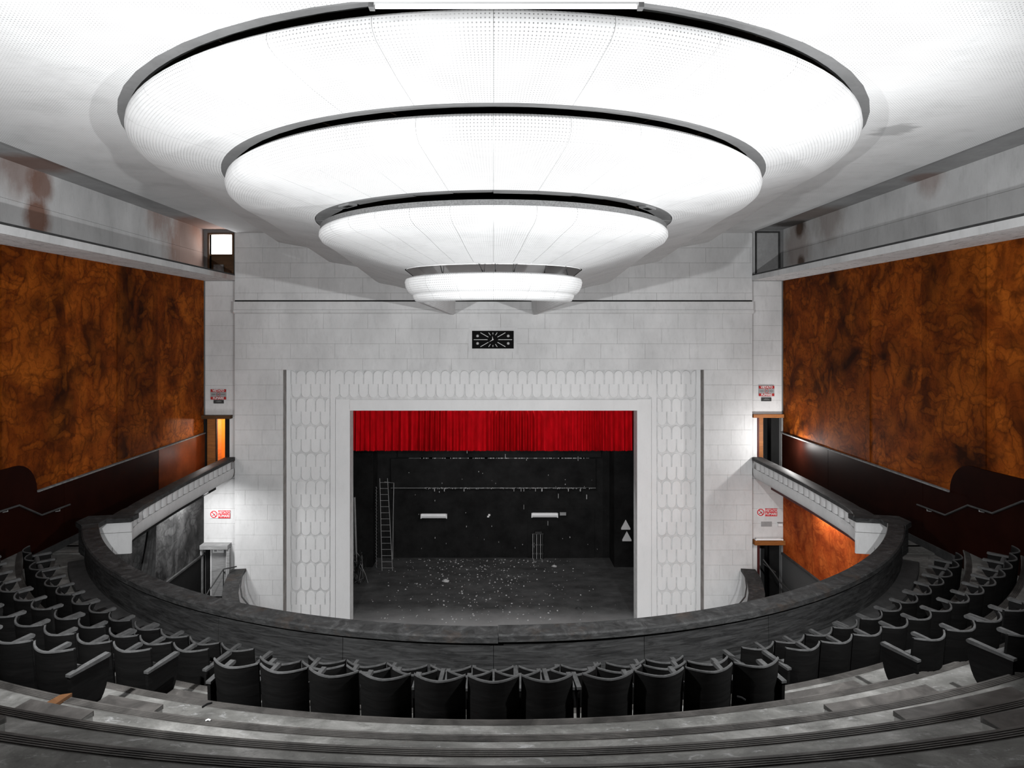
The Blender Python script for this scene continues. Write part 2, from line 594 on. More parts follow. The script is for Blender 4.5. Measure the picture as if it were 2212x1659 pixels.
# ------------------------------------------------------------------ side walls
WX = 10.2
D = 22.5      # plane of the front wall
for sd, nm in ((-1, 'left'), (1, 'right')):
    b = MB()
    x0, x1 = sorted((sd * (WX + 0.04), sd * (WX + 0.5)))
    b.box(x0, x1, -4.5, 24.6, -12, 3.9)
    wall = struct('wall_' + nm, b, 'plain_black')
    # cove wall above the beam, in boards
    seams = [22.65, 20.9, 19.0, 17.1, 15.2, 13.3, 11.4, 9.5, 7.6, 4.0, 0.0, -4.4]
    for i in range(len(seams) - 1):
        xx = sorted((sd * WX, sd * (WX + 0.04)))
        for z0, z1 in ((1.99, 2.80), (2.806, 3.66)):
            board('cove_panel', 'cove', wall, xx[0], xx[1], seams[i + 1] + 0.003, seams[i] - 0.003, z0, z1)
    # brown painted panels between beam and dado
    seams = [22.64, 19.5, 17.4, 15.3, 13.3, 11.2, 9.1, 7.0, 4.9, 2.8, -4.4]
    for i in range(len(seams) - 1):
        xx = sorted((sd * (WX - 0.012 - 0.014 * (i % 2)), sd * (WX + 0.04)))
        board('mural_panel', 'mural', wall, xx[0], xx[1], seams[i + 1] + 0.008, seams[i] - 0.008, -3.62, 1.84)
    # dado: level, then a rounded step up where the seating rises
    def dado(y_far, y_near, prof, mt_='dado'):
        xx = sorted((sd * (WX - 0.06), sd * (WX + 0.04)))
        m = MB()
        m.prism(prof, 'x', xx[0], xx[1])
        return put('dado_panel', m, mt_, wall)
    zt = -3.55
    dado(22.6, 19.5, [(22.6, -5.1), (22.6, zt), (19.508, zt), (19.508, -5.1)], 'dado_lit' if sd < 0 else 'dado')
    dado(19.5, 15.2, [(19.492, -5.1), (19.492, zt), (15.208, zt), (15.208, -5.1)])
    pf = [(15.192, -5.1), (15.192, zt), (14.30, zt)]
    for k in range(0, 9):
        a = pi - k / 8 * pi / 2
        pf.append((14.30 - 0.65 * (1 + cos(a)), -3.52 + 0.68 * sin(a)))
    pf += [(13.2, -2.84), (11.9, -2.80), (11.9, -5.1)]
    dado(15.2, 11.9, pf)
    pf = [(11.884, -5.1), (11.884, -2.80), (11.2, -2.5), (9.0, -1.5), (5.0, 0.3), (-4.4, 0.3), (-4.4, -5.1)]
    dado(11.9, -4, pf)
    m = MB()
    xx = sorted((sd * (WX - 0.10), sd * (WX - 0.01)))
    for y0, y1 in ((19.51, 22.58), (15.2, 19.49), (14.3, 15.19)):
        m.box(xx[0], xx[1], y0, y1, zt, zt + 0.035)
    put('dado_rail', m, 'dust', wall)
    # skirting of the side passage
    xx = sorted((sd * (WX - 0.09), sd * (WX - 0.05)))
    struct('baseboard_' + nm, MB().box(xx[0], xx[1], 14.0, 22.6, -5.09, -4.90), 'riser')
    # lower wall of the stalls
    seams = [22.64, 20.5, 18.4, 16.3, 14.2, 12.1]
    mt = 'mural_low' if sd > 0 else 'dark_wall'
    for i in range(len(seams) - 1):
        xx = sorted((sd * (WX - 0.012), sd * (WX + 0.04)))
        board('lower_mural_panel', mt, wall, xx[0], xx[1], seams[i + 1] + 0.006, seams[i] - 0.006, -7.74, -5.0)
    xx = sorted((sd * (WX - 0.05), sd * (WX + 0.04)))
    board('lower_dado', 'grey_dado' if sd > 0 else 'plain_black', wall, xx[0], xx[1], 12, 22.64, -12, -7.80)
    xx = sorted((sd * (WX - 0.08), sd * (WX + 0.03)))
    board('lower_dado_rail', 'riser', wall, xx[0], xx[1], 12, 22.64, -7.80, -7.74)
    # concrete beam (light trough) along the wall
    xx = sorted((sd * 9.05, sd * (WX + 0.04)))
    beam = struct('trim_%d' % (1 if sd < 0 else 2), MB().box(xx[0], xx[1], -4.4, 22.62, 1.82, 1.985), 'beam')
    b = MB()
    xl = sorted((sd * 9.05, sd * 9.09))
    b.box(xl[0], xl[1], -4.4, 22.5, 1.99, 2.035)
    put('trough_lip', b, 'riser', beam)
    xl = sorted((sd * 9.035, sd * 9.05))
    yy = [22.5, 19.9, 17.2, 14.3, 11.6, 8.7, 4.0, -4.4]
    for i in range(7):
        board('trough_board', 'cove', beam, xl[0], xl[1], yy[i + 1] + 0.003, yy[i] - 0.003, 1.818, 1.984)

# ------------------------------------------------------------------ ceiling and the four stepped rings
CY, WALLY = 13.34, 22.55
RINGS = [  # a (half width), b (towards the camera), centre, half width at the front wall, height of the opening
    (6.74, 6.74, 13.34, 7.75, 3.48), (5.20, 5.22, 13.34, 5.95, 2.90), (3.58, 3.41, 13.34, 4.25, 2.20), (1.85, 1.37, 13.5, 2.05, 1.30)]


def path(a, b, c, wx, sub, wall=WALLY):
    """U-shaped plan: half an ellipse towards the camera, then two arms running to the front wall"""
    n = 16 * sub
    pts = []
    m = 6 * sub
    arm = []
    for i in range(1, m + 1):
        t = i / m
        y = c + (wall - c) * t
        e = (t * t / (t + 0.12)) / (1 / 1.12)
        arm.append((a + (wx - a) * e, y))
    pts += [(-x, y) for x, y in reversed(arm)]
    for i in range(n + 1):
        p = -pi / 2 + pi * i / n
        pts.append((a * sin(p), c - b * cos(p)))
    pts += arm
    return pts


def ring_path(k, t, inset, sub):
    """path a fraction t of the way from the opening of ring k to that of ring k + 1, drawn in by inset"""
    A, B = RINGS[k], RINGS[min(k + 1, 3)]
    g = [A[i] + (B[i] - A[i]) * t for i in range(4)]
    return path(g[0] - inset, g[1] - inset, g[2], g[3] - inset, sub)


# main ceiling slab with the opening of the largest ring
o1 = path(*RINGS[0][:4], 2)
b = MB()
poly = [(-9.0, WALLY)] + o1 + [(9.0, WALLY), (9.0, 6.0), (-9.0, 6.0)]
b.v = [(x, y, 3.48) for x, y in poly] + [(x, y, 3.70) for x, y in poly]
n = len(poly)
b.f = [tuple(range(n)), tuple(range(2 * n - 1, n - 1, -1))]
# outer step only (the edge of the opening is a part of its own)
for i in (n - 1, n - 2, n - 3):
    j = (i + 1) % n
    b.f.append((i, j, n + j, n + i))
b.u = [(x, y) for x, y in poly] * 2
ceiling = struct('ceiling', b, 'white')
for sd in (-1, 1):
    xx = sorted((sd * 9.0, sd * (WX + 0.3)))
    put('side_strip', MB().box(xx[0], xx[1], -4.5, 22.7, 3.62, 3.9), 'strip', ceiling)
# lower ceiling over the back of the balcony
put('rear_ceiling', MB().box(-9.0, 9.0, -4.5, 6.06, 3.112, 3.9), 'white', ceiling)
put('roof_slab', MB().box(-11, 11, -4.7, 24.7, 3.9, 4.1), 'plain_black', ceiling)

PROFILE = [
    # (fraction towards the next opening, inset, height)
    [(0, 0.36, 3.42), (0, 0.16, 3.395), (0, 0.105, 3.35), (0, 0.095, 3.28), (0, 0.13, 3.215), (0, 0.24, 3.15), (0.30, 0.10, 3.075), (0.60, 0.0, 2.995), (1, 0, 2.90)],
    [(0, 0.30, 2.86), (0, 0.15, 2.815), (0, 0.075, 2.76), (0, 0.055, 2.66), (0, 0.09, 2.56), (0, 0.20, 2.47), (0.28, 0.10, 2.40), (0.60, 0.0, 2.32), (1, 0, 2.20)],
    [(0, 0.10, 1.985), (0, 0.075, 1.95), (0, 0.07, 1.88), (0, 0.12, 1.80), (0, 0.25, 1.73), (0.30, 0.10, 1.63), (0.62, 0.0, 1.48), (1, 0, 1.30)],
]
EDGE = [(0.24, 0.045), (0.22, 0.025), (0.30, 0.02)]
NAMES = ['largest and highest of the stepped white perforated ceiling rings', 'second largest white perforated ceiling ring, stepped below the widest one', 'third white ceiling ring, a smooth bowl above the smallest ring']
for k in range(3):
    a, bb, c, wx, z = RINGS[k]
    root = thing('ceiling_ring', (0, c - bb, z), NAMES[k], 'ceiling ring')
    # edge strip of the opening above, in straight boards
    e0, e1 = path(a, bb, c, wx, 2 if k < 2 else 1), ring_path(k, 0, EDGE[k][0], 2 if k < 2 else 1)
    for i in range(len(e0) - 1):
        (xa, ya), (xb, yb), (xc, yc), (xd, yd) = e0[i], e0[i + 1], e1[i + 1], e1[i]
        up = EDGE[k][1]
        jj = random.uniform(-0.012, 0.012) if k == 2 else 0
        m = MB()
        v = [(xa, ya, z), (xb, yb, z), (xc, yc, z + up + jj), (xd, yd, z + up + jj)]
        m.v = v + [(x, y, q + 0.05) for x, y, q in v]
        m.f = [(0, 1, 2, 3), (7, 6, 5, 4), (0, 4, 5, 1), (1, 5, 6, 2), (2, 6, 7, 3), (3, 7, 4, 0)]
        put('edge_board', m, 'edge', root)
    # dark void behind it
    m = MB()
    p0, p1, p2 = ring_path(k, 0, EDGE[k][0], 2), ring_path(k, 0, EDGE[k][0] - 0.01, 2), ring_path(k, 0.75, 0.0, 2)
    zt = z + 0.30
    m.grid([[(x, y, z + 0.05) for x, y in p0], [(x, y, zt) for x, y in p1], [(x, y, zt) for x, y in p2]])
    put('void', m, 'cavity', root)
    # shell in panels
    SUB = 4
    paths = [ring_path(k, t, ins, SUB) for t, ins, _ in PROFILE[k]]
    npan = (len(paths[0]) - 1) // SUB
    # running lengths for the perforations
    run = [0.0]
    for i in range(1, len(paths[0])):
        run.append(run[-1] + sqrt((paths[3][i][0] - paths[3][i - 1][0]) ** 2 + (paths[3][i][1] - paths[3][i - 1][1]) ** 2))
    prof = [0.0]
    mid = len(paths[0]) // 2
    for j in range(1, len(paths)):
        prof.append(prof[-1] + sqrt((paths[j][mid][0] - paths[j - 1][mid][0]) ** 2 + (paths[j][mid][1] - paths[j - 1][mid][1]) ** 2 + (PROFILE[k][j][2] - PROFILE[k][j - 1][2]) ** 2))
    for q in range(npan):
        m = MB()
        m.u = []
        rows = []
        for j, pth in enumerate(paths):
            zz = PROFILE[k][j][2]
            row = []
            for i in range(SUB + 1):
                x, y = pth[q * SUB + i]
                if i in (0, SUB):      # a hairline joint
                    x2, y2 = pth[q * SUB + (1 if i == 0 else SUB - 1)]
                    L = sqrt((x2 - x) ** 2 + (y2 - y) ** 2)
                    x, y = x + (x2 - x) / L * 0.0022, y + (y2 - y) / L * 0.0022
                row.append((x, y, zz))
                m.u.append((run[q * SUB + i], prof[j]))
            rows.append(row)
        m.grid(rows)
        put('shell_panel', m, 'white', root, smooth=True, fix=False)
    # backing just above the joints
    m = MB()
    m.grid([[(x, y, PROFILE[k][j][2] + 0.03) for x, y in paths[j]] for j in range(5, len(paths))])
    put('shell_backing', m, 'rim', root, smooth=True)
    if k == 2:
        m = MB()
        pa, pb = ring_path(2, 0, 0.10, 4), ring_path(2, 0, 0.13, 4)
        m.grid([[(x, y, 1.98) for x, y in pa], [(x, y, 2.075) for x, y in pa], [(x, y, 2.075) for x, y in pb]])
        put('rim', m, 'rim', root, smooth=True)
        # two access hatches left open in the edge boards
        for ang in (-47, 52):
            r0 = radians(ang)
            x, y = 3.44 * sin(r0), 13.34 - 3.27 * cos(r0)
            hb = thing('hatch', (x, y, 2.19))
            hb.parent = root
            hb.location = Vector((x, y, 2.185 + H)) - root.location
            hb.rotation_euler = (0, 0, r0)
            hm = MB()
            hm.box(-0.17, 0.17, -0.085, 0.085, -0.012, 0.02)
            put('hatch_frame', hm, 'edge', hb, local=True)
            put('hatch_hole', MB().box(-0.10, 0.10, -0.045, 0.045, -0.016, 0.02), 'plain_black', hb, local=True)

# smallest ring: a two-tier horseshoe whose arms run to the front wall
root = thing('ceiling_ring', (0, 11.85, 0.6), 'smallest, lowest ceiling ring, a white two-tier horseshoe above the clock', 'ceiling ring')
P4 = [(0.30, 1.10), (0.08, 1.12), (0.02, 1.09), (0.0, 1.03), (0.02, 0.93), (0.07, 0.84), (0.135, 0.775), (0.165, 0.77), (0.175, 0.72), (0.215, 0.655), (0.29, 0.62), (0.40, 0.612), (0.46, 0.70), (0.47, 1.10)]
ext = 0.02
paths = [path(1.85 - i, 1.65 - i, 13.5, 1.82 - 1.05 * i, 4, WALLY) for i, _ in P4]
run = [0.0]
for i in range(1, len(paths[3])):
    run.append(run[-1] + sqrt((paths[3][i][0] - paths[3][i - 1][0]) ** 2 + (paths[3][i][1] - paths[3][i - 1][1]) ** 2))
for q in range(0, 28, 2):
    for nm, j0, j1, lip in (('upper_tier', 0, 7, 'white'), ('lower_tier', 7, len(P4) - 1, 'white')):
        m = MB()
        m.u = []
        rows = []
        pr = 0.0
        for j in range(j0, j1 + 1):
            if j > j0:
                pr += sqrt((P4[j][0] - P4[j - 1][0]) ** 2 + (P4[j][1] - P4[j - 1][1]) ** 2)
            row = []
            for i in range(9):
                x, y = paths[j][q * 4 + i]
                if i in (0, 8):
                    x2, y2 = paths[j][q * 4 + (1 if i == 0 else 7)]
                    L = sqrt((x2 - x) ** 2 + (y2 - y) ** 2)
                    x, y = x + (x2 - x) / L * 0.0015, y + (y2 - y) / L * 0.0015
                row.append((x, y, P4[j][1]))
                m.u.append((run[q * 4 + i], pr + j0))
            rows.append(row)
        m.grid(rows)
        put(nm, m, lip, root, smooth=True, fix=False)
m = MB()
pc = path(1.83, 1.30, 13.55, 2.0, 2)
m.grid([[(x, y, 1.30) for x, y in pc], [(x, y, 1.62) for x, y in pc]])
b0 = len(m.v)
m.v += [(x, y, 1.62) for x, y in pc]
m.f.append(tuple(range(b0, len(m.v))))
put('recess', m, 'pale', root)
# bent hangers between the smallest ring and the bowl above
for px, kink in ((-1.12, 0.14), (-0.42, 0.24), (0.02, 0.02), (0.55, -0.18), (1.08, -0.10), (1.36, 0.12)):
    y = 13.5 - 1.42 * sqrt(max(0.05, 1 - (px / 1.7) ** 2)) + 0.1
    m = MB()
    m.tube([(px, y, 1.56), (px + kink * 0.6, y, 1.30), (px + kink, y, 1.10)], 0.010, 6)
    if abs(kink) > 0.12:
        m.tube([(px + kink, y, 1.10), (px + kink + 0.03, y, 1.52)], 0.006, 6)
    put('hanger', m, 'iron', root)

# ------------------------------------------------------------------ front wall
b = MB()
yb0, yb1 = D + 0.03, D + 0.42
b.box(-9.05, 9.05, yb0, yb1, -1.31, 3.95)
b.box(-9.05, -7.38, yb0, yb1, -12, -1.31)
b.box(7.38, 9.05, yb0, yb1, -12, -1.31)
front = struct('wall_front', b, 'edge')


def boards(x0, x1, z1, z0, hgt, wid, shift, y=D, mat='grey', parent=front):
    z = z1
    row = 0
    while z > z0 + 0.02:
        zb = max(z0, z - hgt)
        x = x0 - (shift * ((row * 0.37) % 1.0)) * wid
        while x < x1 - 0.01:
            a, e = max(x, x0), min(x + wid, x1)
            if e - a > 0.03:
                dy = random.uniform(0, 0.006)
                board('wall_board', mat, parent, a + 0.0025, e - 0.0025, y + dy, y + 0.032, zb + 0.0025, z - 0.0025)
            x += wid
        z = zb
        row += 1


boards(-9.05, 9.05, 3.48, 1.125, 0.525, 1.55, 1)
boards(-9.05, 9.05, 0.655, -1.31, 0.525, 1.55, 1)
boards(-9.05, -7.36, -1.31, -10.4, 0.525, 1.55, 0.8)
boards(7.36, 9.05, -1.31, -10.4, 0.525, 1.55, 0.8)
# cornice band under the groove
m = MB()
prof = [(D + 0.03, 1.075), (D - 0.045, 1.075), (D - 0.05, 0.80), (D - 0.075, 0.775), (D - 0.075, 0.70), (D - 0.02, 0.655), (D + 0.03, 0.655)]
m.prism(prof, 'x', -9.07, 9.07)
struct('trim_3', m, 'grey')
put('gap_shade', MB().box(-9.05, 9.05, D + 0.012, D + 0.028, 1.077, 1.123), 'plain_black', bpy.data.objects['trim_3'])  # black strip set in the cornice groove for its shade

# proscenium recess: back panel, reveals, scale tiles, header
PY = D + 0.34
b = MB()
b.box(-7.4, -5.10, PY + 0.034, PY + 0.56, -12, -1.31)
b.box(5.10, 7.4, PY + 0.034, PY + 0.56, -12, -1.31)
b.box(-5.10, 5.10, PY + 0.034, PY + 0.56, -2.78, -1.31)
pros = struct('wall_proscenium', b, 'groove')
for sd in (-1, 1):
    for z0, z1 in ((-12, -9), (-9, -7.2), (-7.2, -5.3), (-5.3, -3.4), (-3.4, -1.31)):
        xx = sorted((sd * 7.348, sd * 7.40))
        board('reveal_panel', 'reveal', pros, xx[0], xx[1], D + 0.034, PY + 0.02, z0 + 0.003, z1 - 0.003)
    xx = sorted((sd * 5.84, sd * 7.17))
    # raised margins either side of the scale pattern
    for q0, q1 in ((7.20, 7.36), (5.62, 5.79), (5.10, 5.60)):
        xx = sorted((sd * q0, sd * q1))
        board('margin_panel', 'proscenium', pros, xx[0], xx[1], PY, PY + 0.036, -12, -1.33 if q0 > 5.61 else -2.37)
board('header_panel', 'proscenium', pros, -5.10, 5.10, PY - 0.02, PY + 0.036, -2.77, -2.39)
TW, TH = 0.342, 0.4895


def scale_mesh(flip):
    r = (TW - 0.040) / 2
    pts = [(-r, 0.0), (r, 0.0)]
    top = TH - 0.012
    for i in range(9):
        a = i / 8 * pi
        pts.append((r * cos(a), top - r + r * sin(a)))
    if flip:
        pts = [(x, TH - z) for x, z in pts]
    m = MB()
    zb = TH if flip else 0.0
    rows = [[(x * q, y, (z - zb) * q2 + zb) for x, z in pts] for q, q2, y in ((1.0, 1.0, 0.0), (1.0, 1.0, -0.030), (0.965, 0.985, -0.036))]
    m.grid(rows, True)
    nn = len(pts)
    m.f.append(tuple(range(2 * nn, 3 * nn)))
    me = m.mesh('scale_tile')
    me.materials.append(M['proscenium'])
    return me


TILE = (scale_mesh(False), scale_mesh(True))


def half_mesh(src, side):
    bm = bmesh.new()
    bm.from_mesh(src)
    bmesh.ops.bisect_plane(bm, geom=bm.verts[:] + bm.edges[:] + bm.faces[:], plane_co=(0, 0, 0), plane_no=(side, 0, 0), clear_outer=True)
    me = bpy.data.meshes.new('scale_tile')
    bm.to_mesh(me)
    bm.free()
    me.materials.append(M['proscenium'])
    return me


HALF = {(f, s): half_mesh(TILE[f], s) for f in (0, 1) for s in (-1, 1)}


def tile_row(x0, ncol, z, flip, half):
    def one(me, x):
        o = bpy.data.objects.new('scale_tile', me)
        COL.objects.link(o)
        o.parent = pros
        o.location = Vector((x, PY + 0.034, z + H)) - pros.location
    if not half:
        for i in range(ncol):
            one(TILE[flip], x0 + (i + 0.5) * TW)
    else:
        one(HALF[(flip, -1)], x0 + 0.003)
        for i in range(1, ncol):
            one(TILE[flip], x0 + i * TW)
        one(HALF[(flip, 1)], x0 + ncol * TW - 0.003)


for sd in (-1, 1):
    x0 = -7.18 if sd < 0 else 5.81
    z = -1.345
    for row in range(18):
        tile_row(x0, 4, z - TH, row % 2, row % 2 == 0)
        z -= TH
tile_row(-5.645, 33, -1.345 - TH, 0, False)
tile_row(-5.645, 33, -1.345 - 2 * TH, 1, True)

# pilasters between front wall and side walls, with the balcony and stalls doors
PI_Y = D + 0.15
for sd, nm, num in ((-1, 'left', 1), (1, 'right', 2)):
    def X(a, b_):
        return sorted((sd * a, sd * b_))
    b = MB()
    y0, y1 = PI_Y + 0.03, PI_Y + 0.25
    xx = X(9.04, 10.24)
    b.box(xx[0], xx[1], y0, y1, -2.95, 1.83)
    b.box(xx[0], xx[1], y0, y1, -7.45, -5.15)
    dx0 = 9.30
    for (z0, z1) in ((-5.15, -2.95), (-12, -7.45)):
        q = X(9.04, dx0)
        b.box(q[0], q[1], y0, y1, z0, z1)
        q = X(10.15, 10.24)
        b.box(q[0], q[1], y0, y1, z0, z1)
    if sd < 0:
        b.box(-10.24, -10.0, y0, y1, 1.83, 3.65)
        b.box(-9.2, -9.04, y0, y1, 1.83, 3.65)
        b.box(-10.0, -9.2, y0, y1, 3.46, 3.65)
    else:
        b.box(9.04, 10.24, y0, y1, 1.83, 3.65)
    pil = struct('wall_pilaster_' + nm, b, 'edge')
    boards(xx[0] + (0 if sd > 0 else 0.09), xx[1] - (0.09 if sd > 0 else 0), 1.81, -2.95, 0.525, 1.3, 0, PI_Y, 'grey', pil)
    boards(xx[0], xx[1], -5.15, -7.45, 0.525, 1.3, 0, PI_Y, 'grey', pil)
    q = X(9.04, dx0 - 0.01)
    board('wall_board', 'grey', pil, q[0], q[1], PI_Y, PI_Y + 0.032, -5.14, -2.955)
    q = X(9.04, dx0 - 0.01)
    board('wall_board', 'grey', pil, q[0], q[1], PI_Y, PI_Y + 0.032, -10.4, -7.455)

# window at the end of the left light trough
win = struct('window_1', MB().box(-10.02, -9.18, PI_Y + 0.16, PI_Y + 0.22, 2.04, 2.72), 'wood_brown')
put('window_frame', MB().box(-10.06, -10.0, PI_Y - 0.02, PI_Y + 0.2, 2.0, 3.5).box(-9.2, -9.14, PI_Y - 0.02, PI_Y + 0.2, 2.0, 3.5).box(-10.0, -9.2, PI_Y - 0.02, PI_Y + 0.2, 3.45, 3.5).box(-10.0, -9.2, PI_Y + 0.05, PI_Y + 0.2, 2.71, 2.76), 'wood_brown', win)
put('pane', MB().box(-10.0, -9.2, PI_Y + 0.17, PI_Y + 0.18, 2.76, 3.46), 'window', win)
put('lower_panel', MB().box(-9.9, -9.55, PI_Y + 0.10, PI_Y + 0.15, 2.02, 2.4), 'dust', win)
# blind panel at the end of the right trough
dr = struct('door_3', MB().box(9.26, 10.02, PI_Y - 0.0, PI_Y + 0.04, 2.04, 3.50), 'sign_grey')
put('door_frame', MB().box(9.21, 9.26, PI_Y - 0.03, PI_Y + 0.04, 2.0, 3.55).box(10.02, 10.07, PI_Y - 0.03, PI_Y + 0.04, 2.0, 3.55).box(9.26, 10.02, PI_Y - 0.03, PI_Y + 0.04, 3.5, 3.55), 'riser', dr)
put('end_panel', MB().box(9.05, 9.20, PI_Y, PI_Y + 0.03, 2.0, 3.62), 'cove', dr)

# upper left balcony door: lit orange lobby behind it
d1 = struct('door_1', MB().box(-10.34, -9.18, PI_Y - 0.22, PI_Y + 0.03, -3.02, -2.90), 'wood_brown')
put('jamb', MB().box(-10.19, -10.12, PI_Y - 0.03, PI_Y + 0.28, -5.0, -3.02), 'plain_black', d1)
put('jamb', MB().box(-9.44, -9.30, PI_Y - 0.03, PI_Y + 0.28, -5.0, -3.02), 'plain_black', d1)
put('door_leaf', MB().box(-10.12, -9.79, PI_Y + 0.10, PI_Y + 0.15, -5.0, -3.02), 'wood_orange', d1)
put('lobby_wall', MB().box(-10.35, -8.8, PI_Y + 1.5, PI_Y + 1.6, -5.1, -2.6), 'orange', d1)
put('lobby_wall', MB().box(-10.3, -10.2, PI_Y + 0.3, PI_Y + 1.5, -5.1, -2.6), 'wood_orange', d1)
put('lobby_wall', MB().box(-8.9, -8.8, PI_Y + 0.3, PI_Y + 1.5, -5.1, -2.6), 'orange', d1)
put('lobby_floor', MB().box(-10.3, -8.8, PI_Y + 0.26, PI_Y + 1.6, -5.2, -5.1), 'riser', d1)
put('lobby_ceiling', MB().box(-10.3, -8.8, PI_Y + 0.26, PI_Y + 1.6, -2.6, -2.5), 'pale', d1)
put('cover_strip', MB().box(-9.80, -9.77, PI_Y + 0.05, PI_Y + 0.16, -5.0, -3.02), 'plain_black', d1)
# upper right balcony door, dark inside
d2 = struct('door_2', MB().box(9.10, 10.16, PI_Y - 0.14, PI_Y + 0.03, -2.99, -2.87), 'wood_orange')
put('door_leaf', MB().box(9.34, 9.50, PI_Y + 0.02, PI_Y + 0.10, -5.0, -2.99), 'wood_orange', d2)
put('jamb', MB().box(9.28, 9.34, PI_Y - 0.02, PI_Y + 0.28, -5.0, -2.99), 'dark_red', d2)
put('lobby_wall', MB().box(9.40, 10.3, PI_Y + 1.0, PI_Y + 1.1, -5.1, -2.9), 'grey_dado', d2)
put('lobby_floor', MB().box(9.0, 10.3, PI_Y + 0.26, PI_Y + 1.1, -5.2, -5.1), 'riser', d2)
put('lobby_ceiling', MB().box(9.0, 10.3, PI_Y + 0.26, PI_Y + 1.1, -2.9, -2.8), 'riser', d2)
put('door_panel', MB().box(9.86, 10.14, PI_Y + 0.20, PI_Y + 0.26, -5.0, -2.99), 'plain_black', d2)
put('door_panel', MB().box(9.68, 9.86, PI_Y + 0.9, PI_Y + 0.94, -5.0, -4.2), 'dark_red', d2)
# lower left stalls door: a shallow vestibule with posts and a grey leaf
d4 = struct('door_4', MB().box(-10.30, -9.22, PI_Y - 0.35, PI_Y + 0.03, -7.53, -7.39), 'grey_wood')
for a, e in ((-10.22, -10.10), (-9.24, -9.14)):
    put('post', MB().box(a - 0.04, e - 0.04, PI_Y - 0.30, PI_Y - 0.16, -9.4, -7.53), 'grey_wood', d4)
put('door_leaf', MB().box(-9.88, -9.36, PI_Y - 0.10, PI_Y - 0.04, -9.25, -7.53), 'grey_wood', d4)
put('stile', MB().box(-9.91, -9.88, PI_Y - 0.13, PI_Y - 0.02, -9.25, -7.53), 'pale', d4)
put('stile', MB().box(-9.36, -9.32, PI_Y - 0.13, PI_Y - 0.02, -9.25, -7.53), 'pale', d4)
put('opening_shade', MB().box(-10.1, -9.91, PI_Y - 0.05, PI_Y - 0.02, -9.3, -7.53), 'plain_black', d4)  # black sheets stand for the shade in the openings beside the leaf
put('opening_shade', MB().box(-9.32, -9.24, PI_Y - 0.05, PI_Y - 0.02, -9.3, -7.53), 'plain_black', d4)
put('door_knob', MB().box(-9.43, -9.40, PI_Y - 0.14, PI_Y - 0.10, -8.42, -8.38), 'iron', d4)
put('notice', MB().box(-9.84, -9.45, PI_Y - 0.112, PI_Y - 0.10, -7.72, -7.56), 'pale', d4)
put('notice_print', MB().box(-9.78, -9.69, PI_Y - 0.116, PI_Y - 0.112, -7.68, -7.60).box(-9.64, -9.50, PI_Y - 0.116, PI_Y - 0.112, -7.65, -7.635).box(-9.64, -9.50, PI_Y - 0.116, PI_Y - 0.112, -7.61, -7.60), 'sign_grey', d4)
# lower right stalls door
d5 = struct('door_5', MB().box(9.12, 10.26, PI_Y - 0.20, PI_Y + 0.03, -7.43, -7.27), 'wood_orange')
put('jamb', MB().box(9.28, 9.36, PI_Y - 0.02, PI_Y + 0.28, -9.9, -7.43), 'dark_red', d5)
put('lobby_wall', MB().box(8.9, 10.4, PI_Y + 1.3, PI_Y + 1.4, -9.9, -7.3), 'grey_dado', d5)
put('lobby_wall', MB().box(9.62, 9.92, PI_Y + 1.24, PI_Y + 1.29, -9.2, -7.4), 'pale', d5)
put('lobby_wall', MB().box(10.2, 10.3, PI_Y + 0.3, PI_Y + 1.4, -9.9, -7.3), 'plain_black', d5)
put('door_leaf', MB().box(9.80, 10.14, PI_Y + 0.20, PI_Y + 0.26, -9.9, -7.43), 'plain_black', d5)

# rear wall behind the camera
struct('wall_back', MB().box(-10.7, 10.7, -4.7, -4.5, -12, 3.9), 'grey')

# ------------------------------------------------------------------ stage
b = MB()
SY = 29.7
b.box(-9.5, 9.5, SY, SY + 0.3, -10.6, 3)
stage = struct('wall_stage_back', b, 'black')
put('upper_panel', MB().box(-4.72, 4.70, SY - 0.10, SY, -7.14, -5.80), 'black', stage)
put('upper_panel', MB().box(-4.4, 4.95, SY - 0.10, SY, -5.74, -2.0), 'black', stage)
rng = random.Random(3)
put('ledge', MB().box(-4.72, 4.70, SY - 0.125, SY, -7.165, -7.145), 'steel', stage)
put('ledge', MB().box(-3.9, 4.4, SY - 0.115, SY, -5.79, -5.777), 'dust', stage)
m = MB()
for i in range(150):
    x = rng.uniform(-3.2, 4.5)
    l_ = rng.choice((0.02, 0.03, 0.05, 0.12))
    up = rng.uniform(-0.01, 0.02)
    dn = rng.choice((0.02, 0.03, 0.05, 0.05, 0.16)) if l_ < 0.04 else 0.02
    m.box(x, x + l_, SY - 0.128, SY - 0.02, -7.15 - dn, -7.15 + up)
for i in range(60):
    x = rng.uniform(-3.6, 4.2)
    m.box(x, x + rng.uniform(0.03, 0.2), SY - 0.118, SY - 0.02, -5.80, -5.772)
for i in range(46):
    x, z = rng.uniform(-4.4, 4.8), rng.uniform(-10.0, -4.6)
    a, h_ = rng.uniform(0.012, 0.03), rng.choice((0.02, 0.03, 0.05, 0.2))
    m.box(x, x + a, SY - 0.108, SY - 0.02, z, z + h_)
put('flaked_paint', m, 'rubble', stage, kind='stuff')
put('wall_panel', MB().box(1.58, 4.65, SY - 0.04, SY, -10.4, -8.15), 'black', stage)
for sd, nm in ((-1, 'left'), (1, 'right')):
    xx = sorted((sd * 5.35, sd * 9.5))
    b = MB().box(xx[0], xx[1], 28.5, SY, -10.6, 3)
    xx = sorted((sd * 7.0, sd * 8.7))
    b.box(xx[0], xx[1], 23.45, 28.5, -10.6, 3)
    struct('wall_stage_' + nm, b, 'black')
struct('ceiling_stage', MB().box(-9.5, 9.5, PY + 0.5, SY + 0.3, 3.0, 3.2), 'plain_black')
